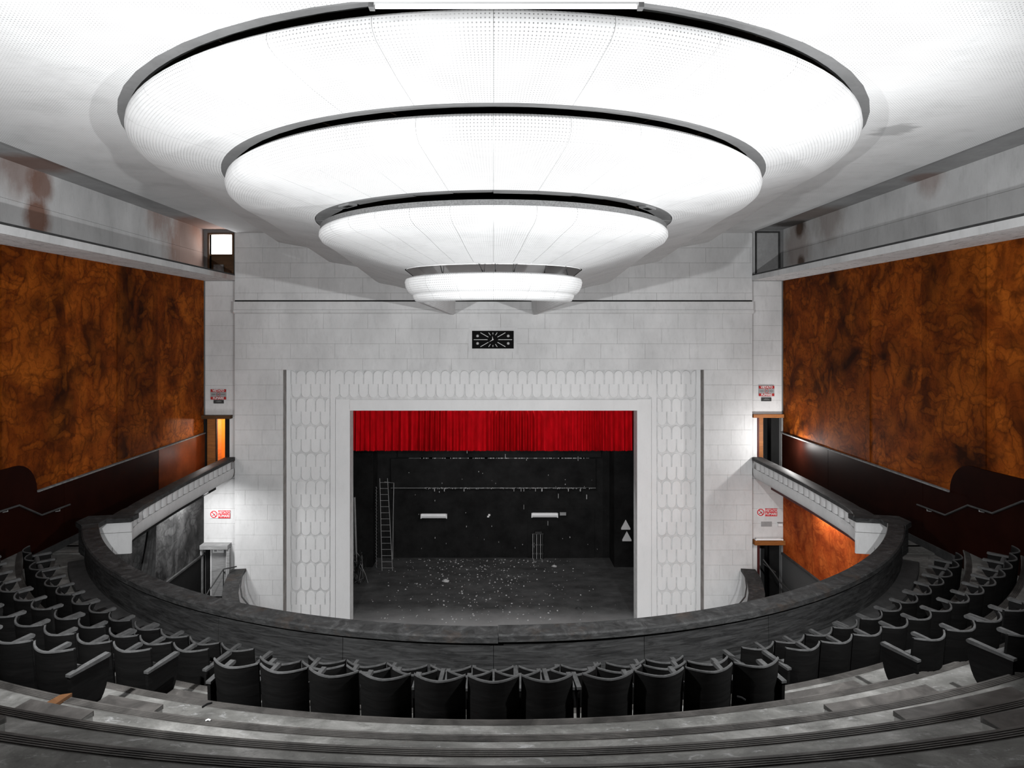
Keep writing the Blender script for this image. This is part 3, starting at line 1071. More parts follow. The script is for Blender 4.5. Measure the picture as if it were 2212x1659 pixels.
struct('floor_stage', MB().box(-9.5, 9.5, 22.0, SY, -10.9, -10.4).box(-7.3, 7.3, 20.9, 22.0, -10.9, -10.4), 'stage_floor')
struct('floor_stalls', MB().box(-10.6, 10.6, -4.5, 22.6, -12.3, -12.0).box(-10.2, -8.9, 21.2, 22.6, -12.0, -9.3).box(8.9, 10.2, 21.2, 22.6, -12.0, -9.9), 'grey_dado')

# red valance curtain
rng = random.Random(5)
m = MB()
cols = []
x = -5.15
ph = 0.0
while x < 5.16:
    amp = 0.12 + 0.045 * sin(x * 1.7) + rng.uniform(-0.012, 0.012)
    cols.append((x, amp * sin(ph), rng.uniform(-0.012, 0.012)))
    x += 0.026
    ph += 0.026 * (25 + 8 * sin(x * 2.3) + 5 * sin(x * 5.1 + 1))
rows = []
for j, z in enumerate((-2.83, -3.1, -3.5, -3.9, -4.2, -4.34)):
    k = 0.45 + 0.75 * j / 5
    rows.append([(x, 23.58 + y * k, z + (d_ * 1.2 - y * 0.22 if j == 5 else 0)) for x, y, d_ in cols])
m.grid(rows)
cur = put('stage_curtain', m, 'curtain', smooth=True, label='short pleated red velvet valance across the top of the stage opening', category='curtain')
put('curtain_rail', MB().box(-5.2, 5.2, 23.40, 23.56, -2.83, -2.76), 'plain_black', cur)


def tube_light(name, x0, x1, y, z0, z1, label, on=None):
    o = thing(name, ((x0 + x1) / 2, y, z0), label, 'light')
    zc = (z0 + z1) / 2
    m = MB().prism([(y, z0 + 0.02), (y, z1), (y + 0.08, z1), (y + 0.08, z0), (y + 0.02, z0)], 'x', x0, x1)
    put('housing', m, 'tube_off', o)
    put('tube', MB().tube([(x0 + 0.03, y - 0.02, zc), (x1 - 0.03, y - 0.02, zc)], 0.03, 10), on or 'tube_off', o, smooth=True)
    put('end_cap', MB().box(x0 - 0.01, x0 + 0.03, y - 0.045, y + 0.08, z0, z1), 'tube_off', o)
    put('end_cap', MB().box(x1 - 0.03, x1 + 0.01, y - 0.045, y + 0.08, z0, z1), 'tube_off', o)
    return o


tube_light('tube_light', -3.33, -2.14, SY - 0.18, -8.53, -8.33, 'white fluorescent fitting on the black stage wall, nearer the ladder')
tube_light('tube_light', 1.75, 2.95, SY - 0.18, -8.49, -8.29, 'white fluorescent fitting on the black stage wall, above the slatted rack')
bx = thing('junction_box', (3.19, SY - 0.1, -8.42), 'small pale grey box beside a fluorescent fitting on the stage wall', 'box')
put('body', MB().box(3.05, 3.34, SY - 0.12, SY - 0.04, -8.42, -8.28), 'steel', bx)
put('lid', MB().box(3.07, 3.32, SY - 0.14, SY - 0.12, -8.40, -8.30), 'sign_grey', bx)
sw = thing('light_switch', (-0.2, SY - 0.05, -8.52), 'tiny white switch alone in the middle of the black stage wall', 'switch')
put('plate', MB().box(-0.24, -0.15, SY - 0.05, SY, -8.46, -8.38), 'pale', sw)
put('toggle', MB().box(-0.29, -0.2, SY - 0.07, SY, -8.52, -8.46), 'pale', sw)
# slatted rack
rk = thing('slatted_rack', (2.0, SY - 0.3, -10.4), 'narrow upright dark metal slatted rack against the back of the stage', 'rack')
for i in range(6):
    x = 1.78 + i * 0.088
    put('slat', MB().box(x, x + 0.035, SY - 0.30, SY - 0.27, -10.36, -9.22), 'steel' if i % 2 == 0 else 'iron', rk)
for z in (-9.25, -9.75, -10.15):
    put('crossbar', MB().box(1.76, 2.28, SY - 0.27, SY - 0.24, z, z + 0.06), 'iron', rk)
put('top_box', MB().box(1.90, 2.2, SY - 0.36, SY - 0.2, -9.19, -9.10), 'iron', rk)
put('foot', MB().box(1.80, 1.86, SY - 0.55, SY - 0.2, -10.40, -10.36), 'steel', rk)
put('foot', MB().box(2.18, 2.24, SY - 0.55, SY - 0.2, -10.40, -10.36), 'steel', rk)
# triangles on the right wing
for z0, x0, lab in ((-8.72, 5.65, 'upper of two pale triangular boards on the black stage pier'), (-9.23, 5.70, 'lower of two pale triangular boards on the black stage pier')):
    tr = put('triangle_board', MB().prism([(x0, z0), (x0 + 0.40, z0), (x0 + 0.40, z0 + 0.06), (x0 + 0.20, z0 + 0.43), (x0, z0 + 0.06)], 'y', 28.44, 28.49), 'sign_grey', label=lab, category='board')
    tr.data.materials[0] = M['pale']
# ladder leaning in the left corner
ld = thing('ladder', (-4.85, 28.2, -10.4), 'thin metal ladder leaning in the left corner of the stage', 'ladder')


def lpt(t, s_):
    return (-5.02 + 0.16 * (1 - t) + s_ * (0.34 + 0.12 * (1 - t)), 28.05 + 0.36 * t, -10.39 + 3.95 * t)


for s_ in (0, 1):
    put('stile', MB().tube([lpt(0, s_), lpt(1, s_)], 0.016, 6), 'steel', ld)
for i in range(15):
    t = 0.03 + i * 0.066
    put('rung', MB().tube([lpt(t, 0), lpt(t, 1)], 0.011, 6), 'steel', ld)
pp = put('conduit', MB().tube([(-4.62, 29.50, -10.4), (-4.60, 29.50, -8.5), (-4.57, 29.50, -6.9), (-5.0, 29.5, -6.86)], 0.022, 6), 'steel', label='thin grey conduit pipe rising beside the stage ladder', category='pipe')
pl = put('pole', MB().tube([(-5.80, 27.3, -10.38), (-5.92, 27.4, -7.02)], 0.045, 8), 'steel', label='pale pole standing at the far left of the stage, the shinier right one of two', category='pole')
pl = put('pole', MB().tube([(-5.93, 27.3, -10.38), (-6.0, 27.4, -7.08)], 0.03, 8), 'dust', label='thin pole at the far left of the stage, the left one of two', category='pole')
m = MB().tube([(-5.18 + 0.018 * (-1) ** i, 28.46, -10.4 + i * 0.07) for i in range(52)], 0.016, 5)
put('hanging_chain', m, 'dust', label='dusty chain hanging down the pier left of the stage ladder', category='chain')
cb = thing('cable_tangle', (-5.7, 26.9, -10.4), 'dark tangle of cables heaped by the poles on the stage', 'cables')
rng = random.Random(11)
for i in range(16):
    pts = []
    x, y = -5.75 + rng.uniform(-0.35, 0.35), 26.8 + rng.uniform(-0.3, 0.3)
    for k in range(8):
        t = k / 7
        pts.append((x + rng.uniform(-0.12, 0.12) + 0.25 * t * rng.uniform(-1, 1), y + rng.uniform(-0.08, 0.08), -10.38 + (1.35 * sin(pi * t) * rng.uniform(0.3, 1.0))))
    put('cable', MB().tube(pts, 0.012, 5), 'steel' if i % 4 == 0 else 'iron', cb, smooth=True)
# plaster rubble
rng = random.Random(21)
m = MB()
for i in range(520):
    t = rng.random()
    y = 29.5 - 6.5 * (rng.random() ** 1.5)
    x = rng.gauss(-0.6, 2.2)
    if abs(x) > 4.9:
        continue
    s_ = rng.choice((0.012, 0.014, 0.018, 0.022, 0.035))
    a = rng.uniform(0, pi)
    b0 = len(m.v)
    for sx, sy, sz in ((-1, -0.7, 0), (1, -0.8, 0), (0.9, 0.8, 0), (-0.8, 0.7, 0), (-0.5, -0.4, 1), (0.6, -0.3, 1), (0.4, 0.5, 0.8)):
        m.v.append((x + s_ * (sx * cos(a) - sy * sin(a)), y + s_ * (sx * sin(a) + sy * cos(a)), -10.4 + s_ * 0.7 * sz))
    m.f += [tuple(b0 + q for q in f) for f in ((3, 2, 1, 0), (0, 1, 5, 4), (1, 2, 6, 5), (2, 3, 6), (3, 0, 4, 6), (4, 5, 6))]
put('rubble', m, 'rubble', kind='stuff', label='scattered pale plaster crumbs over the dark stage floor', category='rubble')
for i, (x, y, s_, lab) in enumerate(((-2.0, 26.9, 0.13, 'largest pale plaster lump on the left of the stage floor'), (0.25, 24.3, 0.12, 'dark lump near the front middle of the stage floor'), (3.2, 24.2, 0.11, 'dark lump near the front of the stage floor, right of the middle'), (2.7, 28.6, 0.10, 'small pale heap at the foot of the stage wall beside the rack'))):
    m = MB()
    rows = []
    for j in range(5):
        f = j / 4
        rr = s_ * (1.1 - 0.9 * f ** 1.6)
        rows.append([(x + rr * cos(2 * pi * k / 8) * (1 + 0.25 * sin(k * 2.1 + j)), y + rr * sin(2 * pi * k / 8) * (1 + 0.2 * cos(k * 1.7)), -10.4 + s_ * 0.7 * f) for k in range(8)])
    m.solid(rows)
    put('plaster_lump', m, 'riser' if 'dark' in lab else 'rubble', label=lab, category='rubble')

# ------------------------------------------------------------------ balcony tiers
NOSE = [10.78, 11.85, 12.70, 13.57, 14.45, 15.27, 16.05, 16.9, 17.8, 18.7, 24.4]
TZ = [-5.10, -4.70, -4.29, -3.88, -3.48, -3.07, -2.67, -2.25, -1.85, -1.45]


def arc(r, z, n=72, xm=10.14):
    am = asin(min(1.0, xm / r))
    return [(r * sin(am * (2 * i / n - 1)), 20 - r * cos(am * (2 * i / n - 1)), z) for i in range(n + 1)]


floor = thing('floor', (0, 9, -5.1), kind='structure')
for k in range(10):
    r0, r1 = NOSE[k], NOSE[k + 1]
    m = MB()
    rows = [arc(r0, TZ[k] - 0.42), arc(r0, TZ[k])]
    steps = 4
    rows += [arc(r0 + (r1 - r0) * (i + 1) / steps, TZ[k]) for i in range(steps)]
    m.grid(rows)
    put('tier', m, 'floor', floor, fix=False)
    if k >= 1:
        # ribbed nosing: four ridges and a rounded front
        prof = [(-0.014, -0.05), (-0.018, -0.004), (-0.010, 0.006)]
        for q in range(4):
            u = 0.006 + q * 0.020
            prof += [(u, 0.008), (u + 0.011, 0.008), (u + 0.013, 0.001), (u + 0.018, 0.001)]
        prof += [(0.088, 0.0005)]
        m = MB()
        m.grid([arc(r0 + u, TZ[k] + v) for u, v in prof])
        put('nosing', m, 'nosing', floor, fix=False)
# half-height aisle steps
for sd in (-1, 1):
    for k in range(1, 7):
        r1 = NOSE[k] - 0.012
        r0 = r1 - 0.40
        z0, z1 = TZ[k - 1], (TZ[k - 1] + TZ[k]) / 2
        a0, a1 = 13.45, 16.15 + (2.6 if sd > 0 and k > 2 else 0)
        n = 6
        rows = []
        for i in range(n + 1):
            th = sd * (a0 + (a1 - a0) * i / n)
            rows.append([C(r0, th, z0), C(r0, th, z1), C(r1, th, z1), C(r1, th, z0)])
        m = MB()
        m.solid(rows)
        st = put('aisle_step', m, 'floor', floor)
        rows = []
        for i in range(n + 1):
            th = sd * (a0 + (a1 - a0) * i / n)
            rows.append([C(r0 - 0.012, th, z1 - 0.04), C(r0 - 0.012, th, z1 + 0.006), C(r0 + 0.22, th, z1 + 0.006), C(r0 + 0.22, th, z1 - 0.001)])
        m = MB()
        m.solid(rows)
        put('step_nosing', m, 'nosing', st)
# passage floor beside the rail ends and along the side balconies
for sd in (-1, 1):
    xx = sorted((sd * 8.7, sd * 10.2))
    xs = sorted((sd * 9.27, sd * 10.2))
    put('passage', MB().box(xs[0], xs[1], 15.2, 22.66, -5.15, -5.06), 'floor', floor)
    poly = [(sd * 9.45, 14.75), (sd * 10.2, 14.75), (sd * 10.2, 15.3), (sd * 8.95, 15.3), (sd * 8.95, 15.12), (sd * 9.45, 15.1)]
    put('passage', MB().prism(poly, 'z', -5.15, -5.06), 'floor', floor)
    put('passage', MB().prism([C(10.5, sd * 58, 0)[:2], C(11.2, sd * 57, 0)[:2], (sd * 10.2, 15.1), (sd * 10.2, 16.2), (sd * 9.3, 15.2)], 'z', -5.15, -5.085), 'floor', floor)

# ------------------------------------------------------------------ balcony parapet (main curve)
par = thing('balcony_parapet', (0, 9.3, -5.1), 'long curved dark balcony parapet with worn black timber cap', 'parapet')
TH_END = 59.3


def sweep(prof, a0, a1, n):
    return [[C(r, a0 + (a1 - a0) * i / n, z) for r, z in prof] for i in range(n + 1)]


CAPP = [(10.455, -4.47), (10.45, -4.37), (10.465, -4.352), (10.77, -4.350), (10.795, -4.37), (10.795, -4.45), (10.74, -4.47)]
m = MB()
m.solid(sweep(CAPP, -TH_END, 0.35, 48))
put('cap', m, 'cap', par, smooth=True)
m = MB()
m.solid(sweep([(r - 0.012, z + 0.012) for r, z in CAPP], 0.38, TH_END, 48))
put('cap', m, 'cap', par, smooth=True)
bounds = [-TH_END, -48, -36, -24, -12, 0, 12, 24, 36, 48, TH_END]
for i in range(10):
    m = MB()
    m.solid(sweep([(10.60, -5.12), (10.60, -4.46), (10.715, -4.46), (10.735, -5.12)], bounds[i] + 0.02, bounds[i + 1] - 0.02, 10))
    put('back_panel', m, 'parapet', par, smooth=True)
m = MB()
m.solid(sweep([(10.70, -5.10), (10.70, -4.99), (11.02, -4.99), (11.04, -5.01), (11.04, -5.10)], -57, 57, 80))
put('foot_step', m, 'riser', par, smooth=True)
m = MB()
m.solid(sweep([(10.50, -6.0), (10.50, -4.46), (10.58, -4.46), (10.58, -6.0)], -TH_END, TH_END, 60))
put('outer_face', m, 'fascia', par, smooth=True)

# side arms of the balcony
for sd, nm in ((-1, 'left'), (1, 'right')):
    inner = [(8.50, 15.20), (8.60, 15.40), (8.73, 15.75), (8.82, 16.3), (8.88, 17.2), (8.96, 18.6), (9.0, 20.4), (9.02, 22.46)]

    def lerp_path(t):
        """point on the hall edge of the arm at depth y"""
        for i in range(len(inner) - 1):
            if inner[i][1] <= t <= inner[i + 1][1] + 1e-6:
                f = (t - inner[i][1]) / (inner[i + 1][1] - inner[i][1])
                return inner[i][0] + f * (inner[i + 1][0] - inner[i][0])
        return inner[-1][0]
    arm = thing('side_balcony_front', (sd * 9.0, 18.5, -5.15), '%s side balcony front, grey fluted panels under a dark timber cap' % ('left' if sd < 0 else 'right'), 'parapet')
    ys = [15.2 + (22.46 - 15.2) * i / 36 for i in range(37)]
    rows = []
    for y in ys:
        x = lerp_path(y)
        w_ = 0.36 if y > 16 else 0.36 + (16 - y) * 0.25
        rows.append([(sd * (x + a), y, z) for a, z in ((0, -4.46), (0, -4.365), (0.02, -4.35), (w_ - 0.02, -4.35), (w_, -4.37), (w_, -4.46))])
    m = MB()
    m.solid(rows)
    put('cap', m, 'cap', arm, smooth=True)
    # short link between the arm and the main rail
    m = MB()
    m.solid([[(sd * x, y, z) for y, z in ((15.02 + dy, -4.46), (15.02 + dy, -4.36), (15.36 + dy, -4.35), (15.36 + dy, -4.46))] for x, dy in ((8.52, 0.10), (9.0, 0.0), (9.60, -0.12))])
    put('link_cap', m, 'cap', arm)
    poly = [(sd * 9.0, 14.685), (sd * 9.30, 14.515), (sd * 9.60, 14.78), (sd * 9.60, 15.12), (sd * 9.04, 15.12)]
    put('corner_cap', MB().prism(poly, 'z', -4.465, -4.351), 'cap', arm)
    poly = [(sd * 9.12, 14.66), (sd * 9.27, 14.57), (sd * 9.55, 14.81), (sd * 9.55, 15.08), (sd * 9.32, 15.08)]
    put('corner_post', MB().prism(poly, 'z', -5.08, -4.466), 'parapet', arm)
    for z0, z1 in ((-4.71, -4.465), (-5.22, -4.722)):
        m = MB()
        m.u = []
        m.v = []
        pts = ((8.56, 15.19), (9.30, 15.06))
        m.solid([[(sd * x, y, z) for y, z in ((yy, z0), (yy, z1), (yy + 0.05, z1), (yy + 0.05, z0))] for x, yy in pts])
        m.u = [(v[0], v[2]) for v in m.v]
        put('link_panel', m, 'fascia', arm)
    # dark inner (seat side) face
    rows = [[(sd * (lerp_path(y) + a), y, z) for a, z in ((0.28, -5.08), (0.28, -4.455), (0.32, -4.455), (0.32, -5.08))] for y in ys]
    m = MB()
    m.solid(rows)
    put('inner_face', m, 'parapet', arm)
    # fluted panels
    y = 15.28
    while y < 22.3:
        y2 = min(y + 0.352, 22.45)
        rows = []
        for i in range(7):
            f = i / 6
            yy = y + 0.004 + (y2 - y - 0.008) * f
            bul = 0.050 * sin(pi * (0.15 + 0.85 * f)) if sd else 0
            x = lerp_path(yy) + 0.085 - bul
            rows.append([(sd * x, yy, -4.725), (sd * x, yy, -4.455), (sd * (x + 0.09), yy, -4.455), (sd * (x + 0.09), yy, -4.725)])
        m = MB()
        m.solid(rows)
        put('fluted_panel', m, 'fascia', arm, smooth=True)
        y = y2
    rows = []
    for yy in ys:
        x = lerp_path(yy)
        drop = 0.0
        rows.append([(sd * (x + a), yy, z - drop) for a, z in ((0.05, -4.742), (0.035, -4.86), (0.06, -5.0), (0.12, -5.09), (0.22, -5.15), (0.30, -5.16), (0.30, -4.742))])
    m = MB()
    m.solid(rows)
    put('lower_band', m, 'fascia', arm, smooth=True)
    rows = [[(sd * (lerp_path(yy) + a), yy, z) for a, z in ((0.24, -5.24), (0.24, -5.15), (0.32, -5.15), (0.32, -5.24))] for yy in ys if yy < 21.6]
    m = MB()
    m.solid(rows)
    put('soffit_strip', m, 'dark_red' if sd > 0 else 'plain_black', arm)

# handrails on the side walls
for sd, nm in ((-1, 'left'), (1, 'right')):
    hx = sd * (WX - 0.16)
    hr = thing('handrail', (hx, 13.6, -4.1), 'thin dark stepped handrail on the %s balcony wall' % nm, 'handrail')
    pts = [(hx, 15.25, -4.08), (hx, 14.30, -4.06), (hx, 13.62, -3.66), (hx, 12.95, -3.64), (hx, 12.2, -3.20), (hx, 11.5, -3.18)]
    put('rail', MB().tube(pts, 0.022, 8), 'riser', hr, smooth=True)
    for y, z in ((14.9, -4.08), (13.3, -3.65), (11.8, -3.19)):
        put('bracket', MB().tube([(hx, y, z), (hx, y, z - 0.05), (sd * (WX - 0.05), y, z - 0.07)], 0.012, 6), 'steel', hr)

# ------------------------------------------------------------------ theatre seats
def seat_meshes():
    W = 0.264
    me = {}
    # curved plywood back
    rows = []
    N = 12
    for i in range(N + 1):
        u = 2 * i / N - 1
        x = W * u
        f = 0.118 * abs(u) ** 2.0
        t = 0.012

        def pt(z, th):
            y = f - 0.065 * (z - 0.06) / 0.74 + th
            return (x, y, z)
        dip = 0.012 * (1 - abs(u))
        rows.append([pt(0.05, -t), pt(0.42, -t), pt(0.795 - dip, -t), pt(0.795 - dip, t), pt(0.42, t), pt(0.05, t)])
    m = MB()
    m.solid(rows)
    me['backrest'] = m.mesh('backrest', True)
    # paler top edge of the back, the light on it put into its colour
    rows = []
    for i in range(N + 1):
        u = 2 * i / N - 1
        f = 0.118 * abs(u) ** 2.0 - 0.065
        dip = 0.012 * (1 - abs(u))
        z = 0.795 - dip
        rows.append([(W * u, f - 0.0140, z - 0.010), (W * u, f - 0.011, z + 0.004), (W * u, f + 0.011, z + 0.004), (W * u, f + 0.0140, z - 0.010)])
    m = MB()
    m.solid(rows)
    me['top_edge'] = m.mesh('top_edge', True)
    # folded-up seat with a rolled front edge
    prof = [(0.06, 0.30), (0.10, 0.29), (0.20, 0.49)]
    for k in range(9):
        a = -0.45 + k / 8 * 3.6
        prof.append((0.175 + 0.042 * cos(a), 0.530 + 0.042 * sin(a)))
    prof += [(0.125, 0.50)]
    m = MB()
    m.prism(prof, 'x', -0.218, 0.218)
    me['seat'] = m.mesh('seat', True)
    # armrest, centred at x = 0
    prof = [(0.14, 0.575), (0.14, 0.604), (0.40, 0.612)]
    for k in range(7):
        a = pi / 2 - k / 6 * pi
        prof.append((0.425 + 0.022 * cos(a), 0.590 + 0.022 * sin(a)))
    prof += [(0.40, 0.57)]
    m = MB()
    m.prism(prof, 'x', -0.024, 0.024)
    me['armrest'] = m.mesh('armrest', True)
    # bracket under a shared armrest
    m = MB()
    m.prism([(0.15, 0.10), (0.15, 0.572), (0.39, 0.572), (0.33, 0.47), (0.24, 0.40), (0.20, 0.10)], 'x', -0.012, 0.012)
    me['bracket'] = m.mesh('bracket')
    # end panel of a row, rounded at the lower front
    prof = [(0.0, 0.10), (-0.02, 0.558), (0.40, 0.558)]
    for k in range(9):
        a = k / 8
        prof.append((0.13 + 0.285 * cos(a * pi / 2) ** 0.75, 0.52 - 0.43 * sin(a * pi / 2) ** 0.95))
    m = MB()
    m.prism(prof, 'x', -0.018, 0.018)
    me['end_panel'] = m.mesh('end_panel')
    # end armrest runs the whole depth
    prof = [(-0.03, 0.557), (-0.03, 0.583), (0.385, 0.597)]
    for k in range(7):
        a = pi / 2 - k / 6 * pi
        prof.append((0.405 + 0.020 * cos(a), 0.577 + 0.020 * sin(a)))
    prof += [(0.385, 0.555)]
    m = MB()
    m.prism(prof, 'x', -0.03, 0.03)
    me['end_armrest'] = m.mesh('armrest', True)
    m = MB()
    m.tube([(0, 0.16, 0.12), (0, 0.20, 0.0)], 0.013, 6)
    me['leg'] = m.mesh('leg')
    for k, mt in (('backrest', 'seat_ply'), ('top_edge', 'seat_edge'), ('seat', 'seat_fold'), ('armrest', 'seat_edge'), ('bracket', 'seat_ply'), ('end_panel', 'seat_ply'), ('end_armrest', 'seat_edge'), ('leg', 'iron')):
        me[k].materials.append(M[mt])
    return me


SM = seat_meshes()
ORD = ['first', 'second', 'third', 'fourth', 'fifth', 'sixth', 'seventh', 'eighth', 'ninth', 'tenth', 'eleventh', 'twelfth', 'thirteenth', 'fourteenth']
ROWN = {1: 'front row by the parapet', 2: 'second row from the parapet', 3: 'third row from the parapet', 4: 'fourth row from the parapet'}


def seat(row, th, label, left, right, group):
    """left/right: None, 'arm' (shared armrest) or 'end' (end panel of a block)"""
    r = {1: 11.75, 2: 12.61, 3: 13.48, 4: 14.37}[row] + (0.09 if row > 2 and th > 17 else 0)
    p = C(r, th, TZ[row - 1])
    root = thing('theatre_seat', p, label, 'seat', group, None, radians(th))

    def part(nm, key, x=0.0, **kw):
        o = bpy.data.objects.new(nm, SM[key])
        o.parent = root
        o.location = (x, 0, 0)
        COL.objects.link(o)
        return o
    part('backrest', 'backrest')
    part('top_edge', 'top_edge')
    s_ = part('seat', 'seat')
    s_.rotation_euler = (radians(random.uniform(-3, 3)), 0, 0)
    for kind, x in ((left, -0.278), (right, 0.278)):
        if kind == 'end':
            part('armrest', 'end_armrest', x)
            part('end_panel', 'end_panel', x)
            part('leg', 'leg', x)
        elif kind == 'arm':
            part('armrest', 'armrest', x)
            part('bracket', 'bracket', x)
            part('leg', 'leg', x)
    return root


def block(row, start, count, pitch_deg, sgn, where, gaps=(), far_end=True):
    """a run of seats: start angle of the first seat's aisle edge, growing outward by sgn; gaps = indices after which a double armrest stands"""
    th = start
    for i in range(count):
        c = th + sgn * pitch_deg / 2
        inner = 'end' if i == 0 else ('arm' if (i - 1) in gaps else None)
        outer = 'end' if (i == count - 1 and far_end) else 'arm'
        left, right = (inner, outer) if sgn > 0 else (outer, inner)
        lab = '%s folding seat from the aisle in the %s, %s block' % (ORD[i], ROWN[row], where)
        seat(row, c, lab, left, right, '%s, %s block' % (ROWN[row], where))
        th += sgn * pitch_deg
        if i in gaps:
            th += sgn * pitch_deg * 0.13


def deg(m_, r):
    return degrees(m_ / r)


# side blocks
block(1, 16.8, 12, deg(0.557, 11.64), 1, 'right', (3, 7, 9))
block(2, 16.7, 13, deg(0.545, 12.49), 1, 'right', ())
block(3, 20.7, 5, deg(0.566, 13.39), 1, 'right', (2,), True)
block(4, 21.3, 3, deg(0.566, 14.29), 1, 'right', (), True)
block(1, -16.1, 13, deg(0.564, 11.64), -1, 'left', (3, 6, 10))
block(2, -16.2, 12, deg(0.560, 12.49), -1, 'left', (2, 4, 7))
block(3, -16.3, 6, deg(0.566, 13.39), -1, 'left', ())
block(4, -16.5, 4, deg(0.566, 14.29), -1, 'left', ())


# centre blocks: three groups in each row
def centre(row, groups, pitch):
    n = sum(g[1] for g in groups)
    k = 0
    for gi, (a0, cnt) in enumerate(groups):
        for i in range(cnt):
            c = a0 + pitch * (i + 0.5)
            left = ('end' if gi == 0 else 'arm') if i == 0 else None
            right = 'end' if (gi == len(groups) - 1 and i == cnt - 1) else 'arm'
            lab = '%s folding seat from the left in the %s, centre block' % (ORD[k], ROWN[row])
            seat(row, c, lab, left, right, '%s, centre block' % ROWN[row])
            k += 1


pt = deg(0.545, 11.64)
centre(1, [(-12.2, 3), (-4.05, 2), (1.55, 2), (7.15, 2)], pt)
pt = deg(0.55, 12.49)
centre(2, [(-13.0, 4), (-2.52, 2), (2.95, 4)], pt)
pt = deg(0.548, 13.39)
centre(3, [(-12.95, 4), (-3.52, 3), (3.85, 4)], pt)

# ------------------------------------------------------------------ signs, clock, fittings
def lettering(body, size, parent, x, y, z, mat, align='CENTER', sx=1.0):
    c = bpy.data.curves.new('lettering', 'FONT')
    c.body = body
    c.size = size
    c.align_x = align
    c.align_y = 'CENTER'
    c.extrude = 0.002
    c.offset = size * 0.018
    tmp = bpy.data.objects.new('lettering_tmp', c)
    COL.objects.link(tmp)
    dg = bpy.context.evaluated_depsgraph_get()
    me = bpy.data.meshes.new_from_object(tmp.evaluated_get(dg))
    bpy.data.objects.remove(tmp)
    me.materials.clear()
    me.materials.append(M[mat])
    o = bpy.data.objects.new('lettering', me)
    COL.objects.link(o)
    o.parent = parent
    o.rotation_euler = (radians(90), 0, 0)
    o.scale = (sx, 1, 1)
    o.location = Vector((x, y, z + H)) - parent.location
    return o


def disc(m, x, y, z, r0, r1, th, n=28):
    rows = [[(x + r * cos(2 * pi * k / n), yy, z + r * sin(2 * pi * k / n)) for k in range(n)] for r, yy in ((r0, y + th), (r0, y), (r1, y), (r1, y + th))]
    m.grid(rows, True)
    if r0 > 0:
        b0 = len(m.v) - 4 * n
        for k in range(n):
            k2 = (k + 1) % n
            m.f.append((b0 + 3 * n + k, b0 + 3 * n + k2, b0 + k2, b0 + k))


def no_smoking_long(x0, z0, label, y):
    """red disc on the left, red panel with white words on the right"""
    o = thing('no_smoking_sign', (x0 + 0.34, y, z0), label, 'sign')
    m = MB().box(x0, x0 + 0.70, y, y + 0.02, z0, z0 + 0.27)
    put('plate', m, 'pale', o)
    m = MB()
    disc(m, x0 + 0.125, y - 0.006, z0 + 0.135, 0.095, 0.125, 0.008)
    m.prism([(x0 + 0.05, z0 + 0.205), (x0 + 0.07, z0 + 0.22), (x0 + 0.205, z0 + 0.07), (x0 + 0.185, z0 + 0.05)], 'y', y - 0.006, y)
    put('prohibition_ring', m, 'red', o)
    m = MB()
    m.prism([(x0 + 0.075, z0 + 0.075), (x0 + 0.065, z0 + 0.095), (x0 + 0.175, z0 + 0.155), (x0 + 0.185, z0 + 0.135)], 'y', y - 0.005, y - 0.001)
    m.box(x0 + 0.16, x0 + 0.175, y - 0.004, y, z0 + 0.16, z0 + 0.20)
    put('cigarette', m, 'sign_dark', o)
    put('word_panel', MB().box(x0 + 0.275, x0 + 0.70, y - 0.006, y, z0 + 0.0, z0 + 0.27), 'red', o)
    lettering('VIETATO', 0.135, o, x0 + 0.488, y - 0.009, z0 + 0.196, 'pale', sx=0.78)
    lettering('FUMARE', 0.135, o, x0 + 0.488, y - 0.009, z0 + 0.076, 'pale', sx=0.80)
    return o


no_smoking_long(-9.955, -6.53, 'bright red and white no smoking sign reading VIETATO FUMARE, above the lower left grey door', PI_Y - 0.03)
no_smoking_long(9.27, -6.46, 'red and white no smoking sign reading VIETATO FUMARE, above the lower right door', PI_Y - 0.03)


def no_smoking_old(x0, z0, label, y):
    o = thing('no_smoking_sign', (x0 + 0.27, y, z0), label, 'sign')
    W_, H_ = 0.54, 0.36
    put('plate', MB().box(x0, x0 + W_, y, y + 0.02, z0, z0 + H_), 'sign_grey', o)
    put('red_band', MB().box(x0 - 0.002, x0 + W_ + 0.002, y - 0.004, y, z0 + H_ - 0.095, z0 + H_ + 0.002), 'dull_red', o)
    put('red_band', MB().box(x0 - 0.002, x0 + W_ + 0.002, y - 0.004, y, z0 - 0.002, z0 + 0.095), 'dull_red', o)
    m = MB()
    disc(m, x0 + W_ / 2, y - 0.004, z0 + H_ / 2, 0.056, 0.07, 0.005)
    put('prohibition_ring', m, 'dull_red', o)
    m = MB()
    m.box(x0 + W_ / 2 - 0.035, x0 + W_ / 2 + 0.035, y - 0.003, y, z0 + H_ / 2 - 0.01, z0 + H_ / 2 + 0.01)
    for k in range(2):
        zz = z0 + H_ / 2 + 0.008 - 0.022 * k
        m.box(x0 + 0.04, x0 + 0.17, y - 0.003, y, zz, zz + 0.008)
        m.box(x0 + 0.37, x0 + 0.50, y - 0.003, y, zz, zz + 0.008)
    put('small_print', m, 'sign_dark', o)
    lettering('VIETATO', 0.105, o, x0 + W_ / 2, y - 0.007, z0 + H_ - 0.046, 'pale', sx=0.98)
    lettering('FUMARE', 0.105, o, x0 + W_ / 2, y - 0.007, z0 + 0.047, 'pale', sx=0.98)
    return o


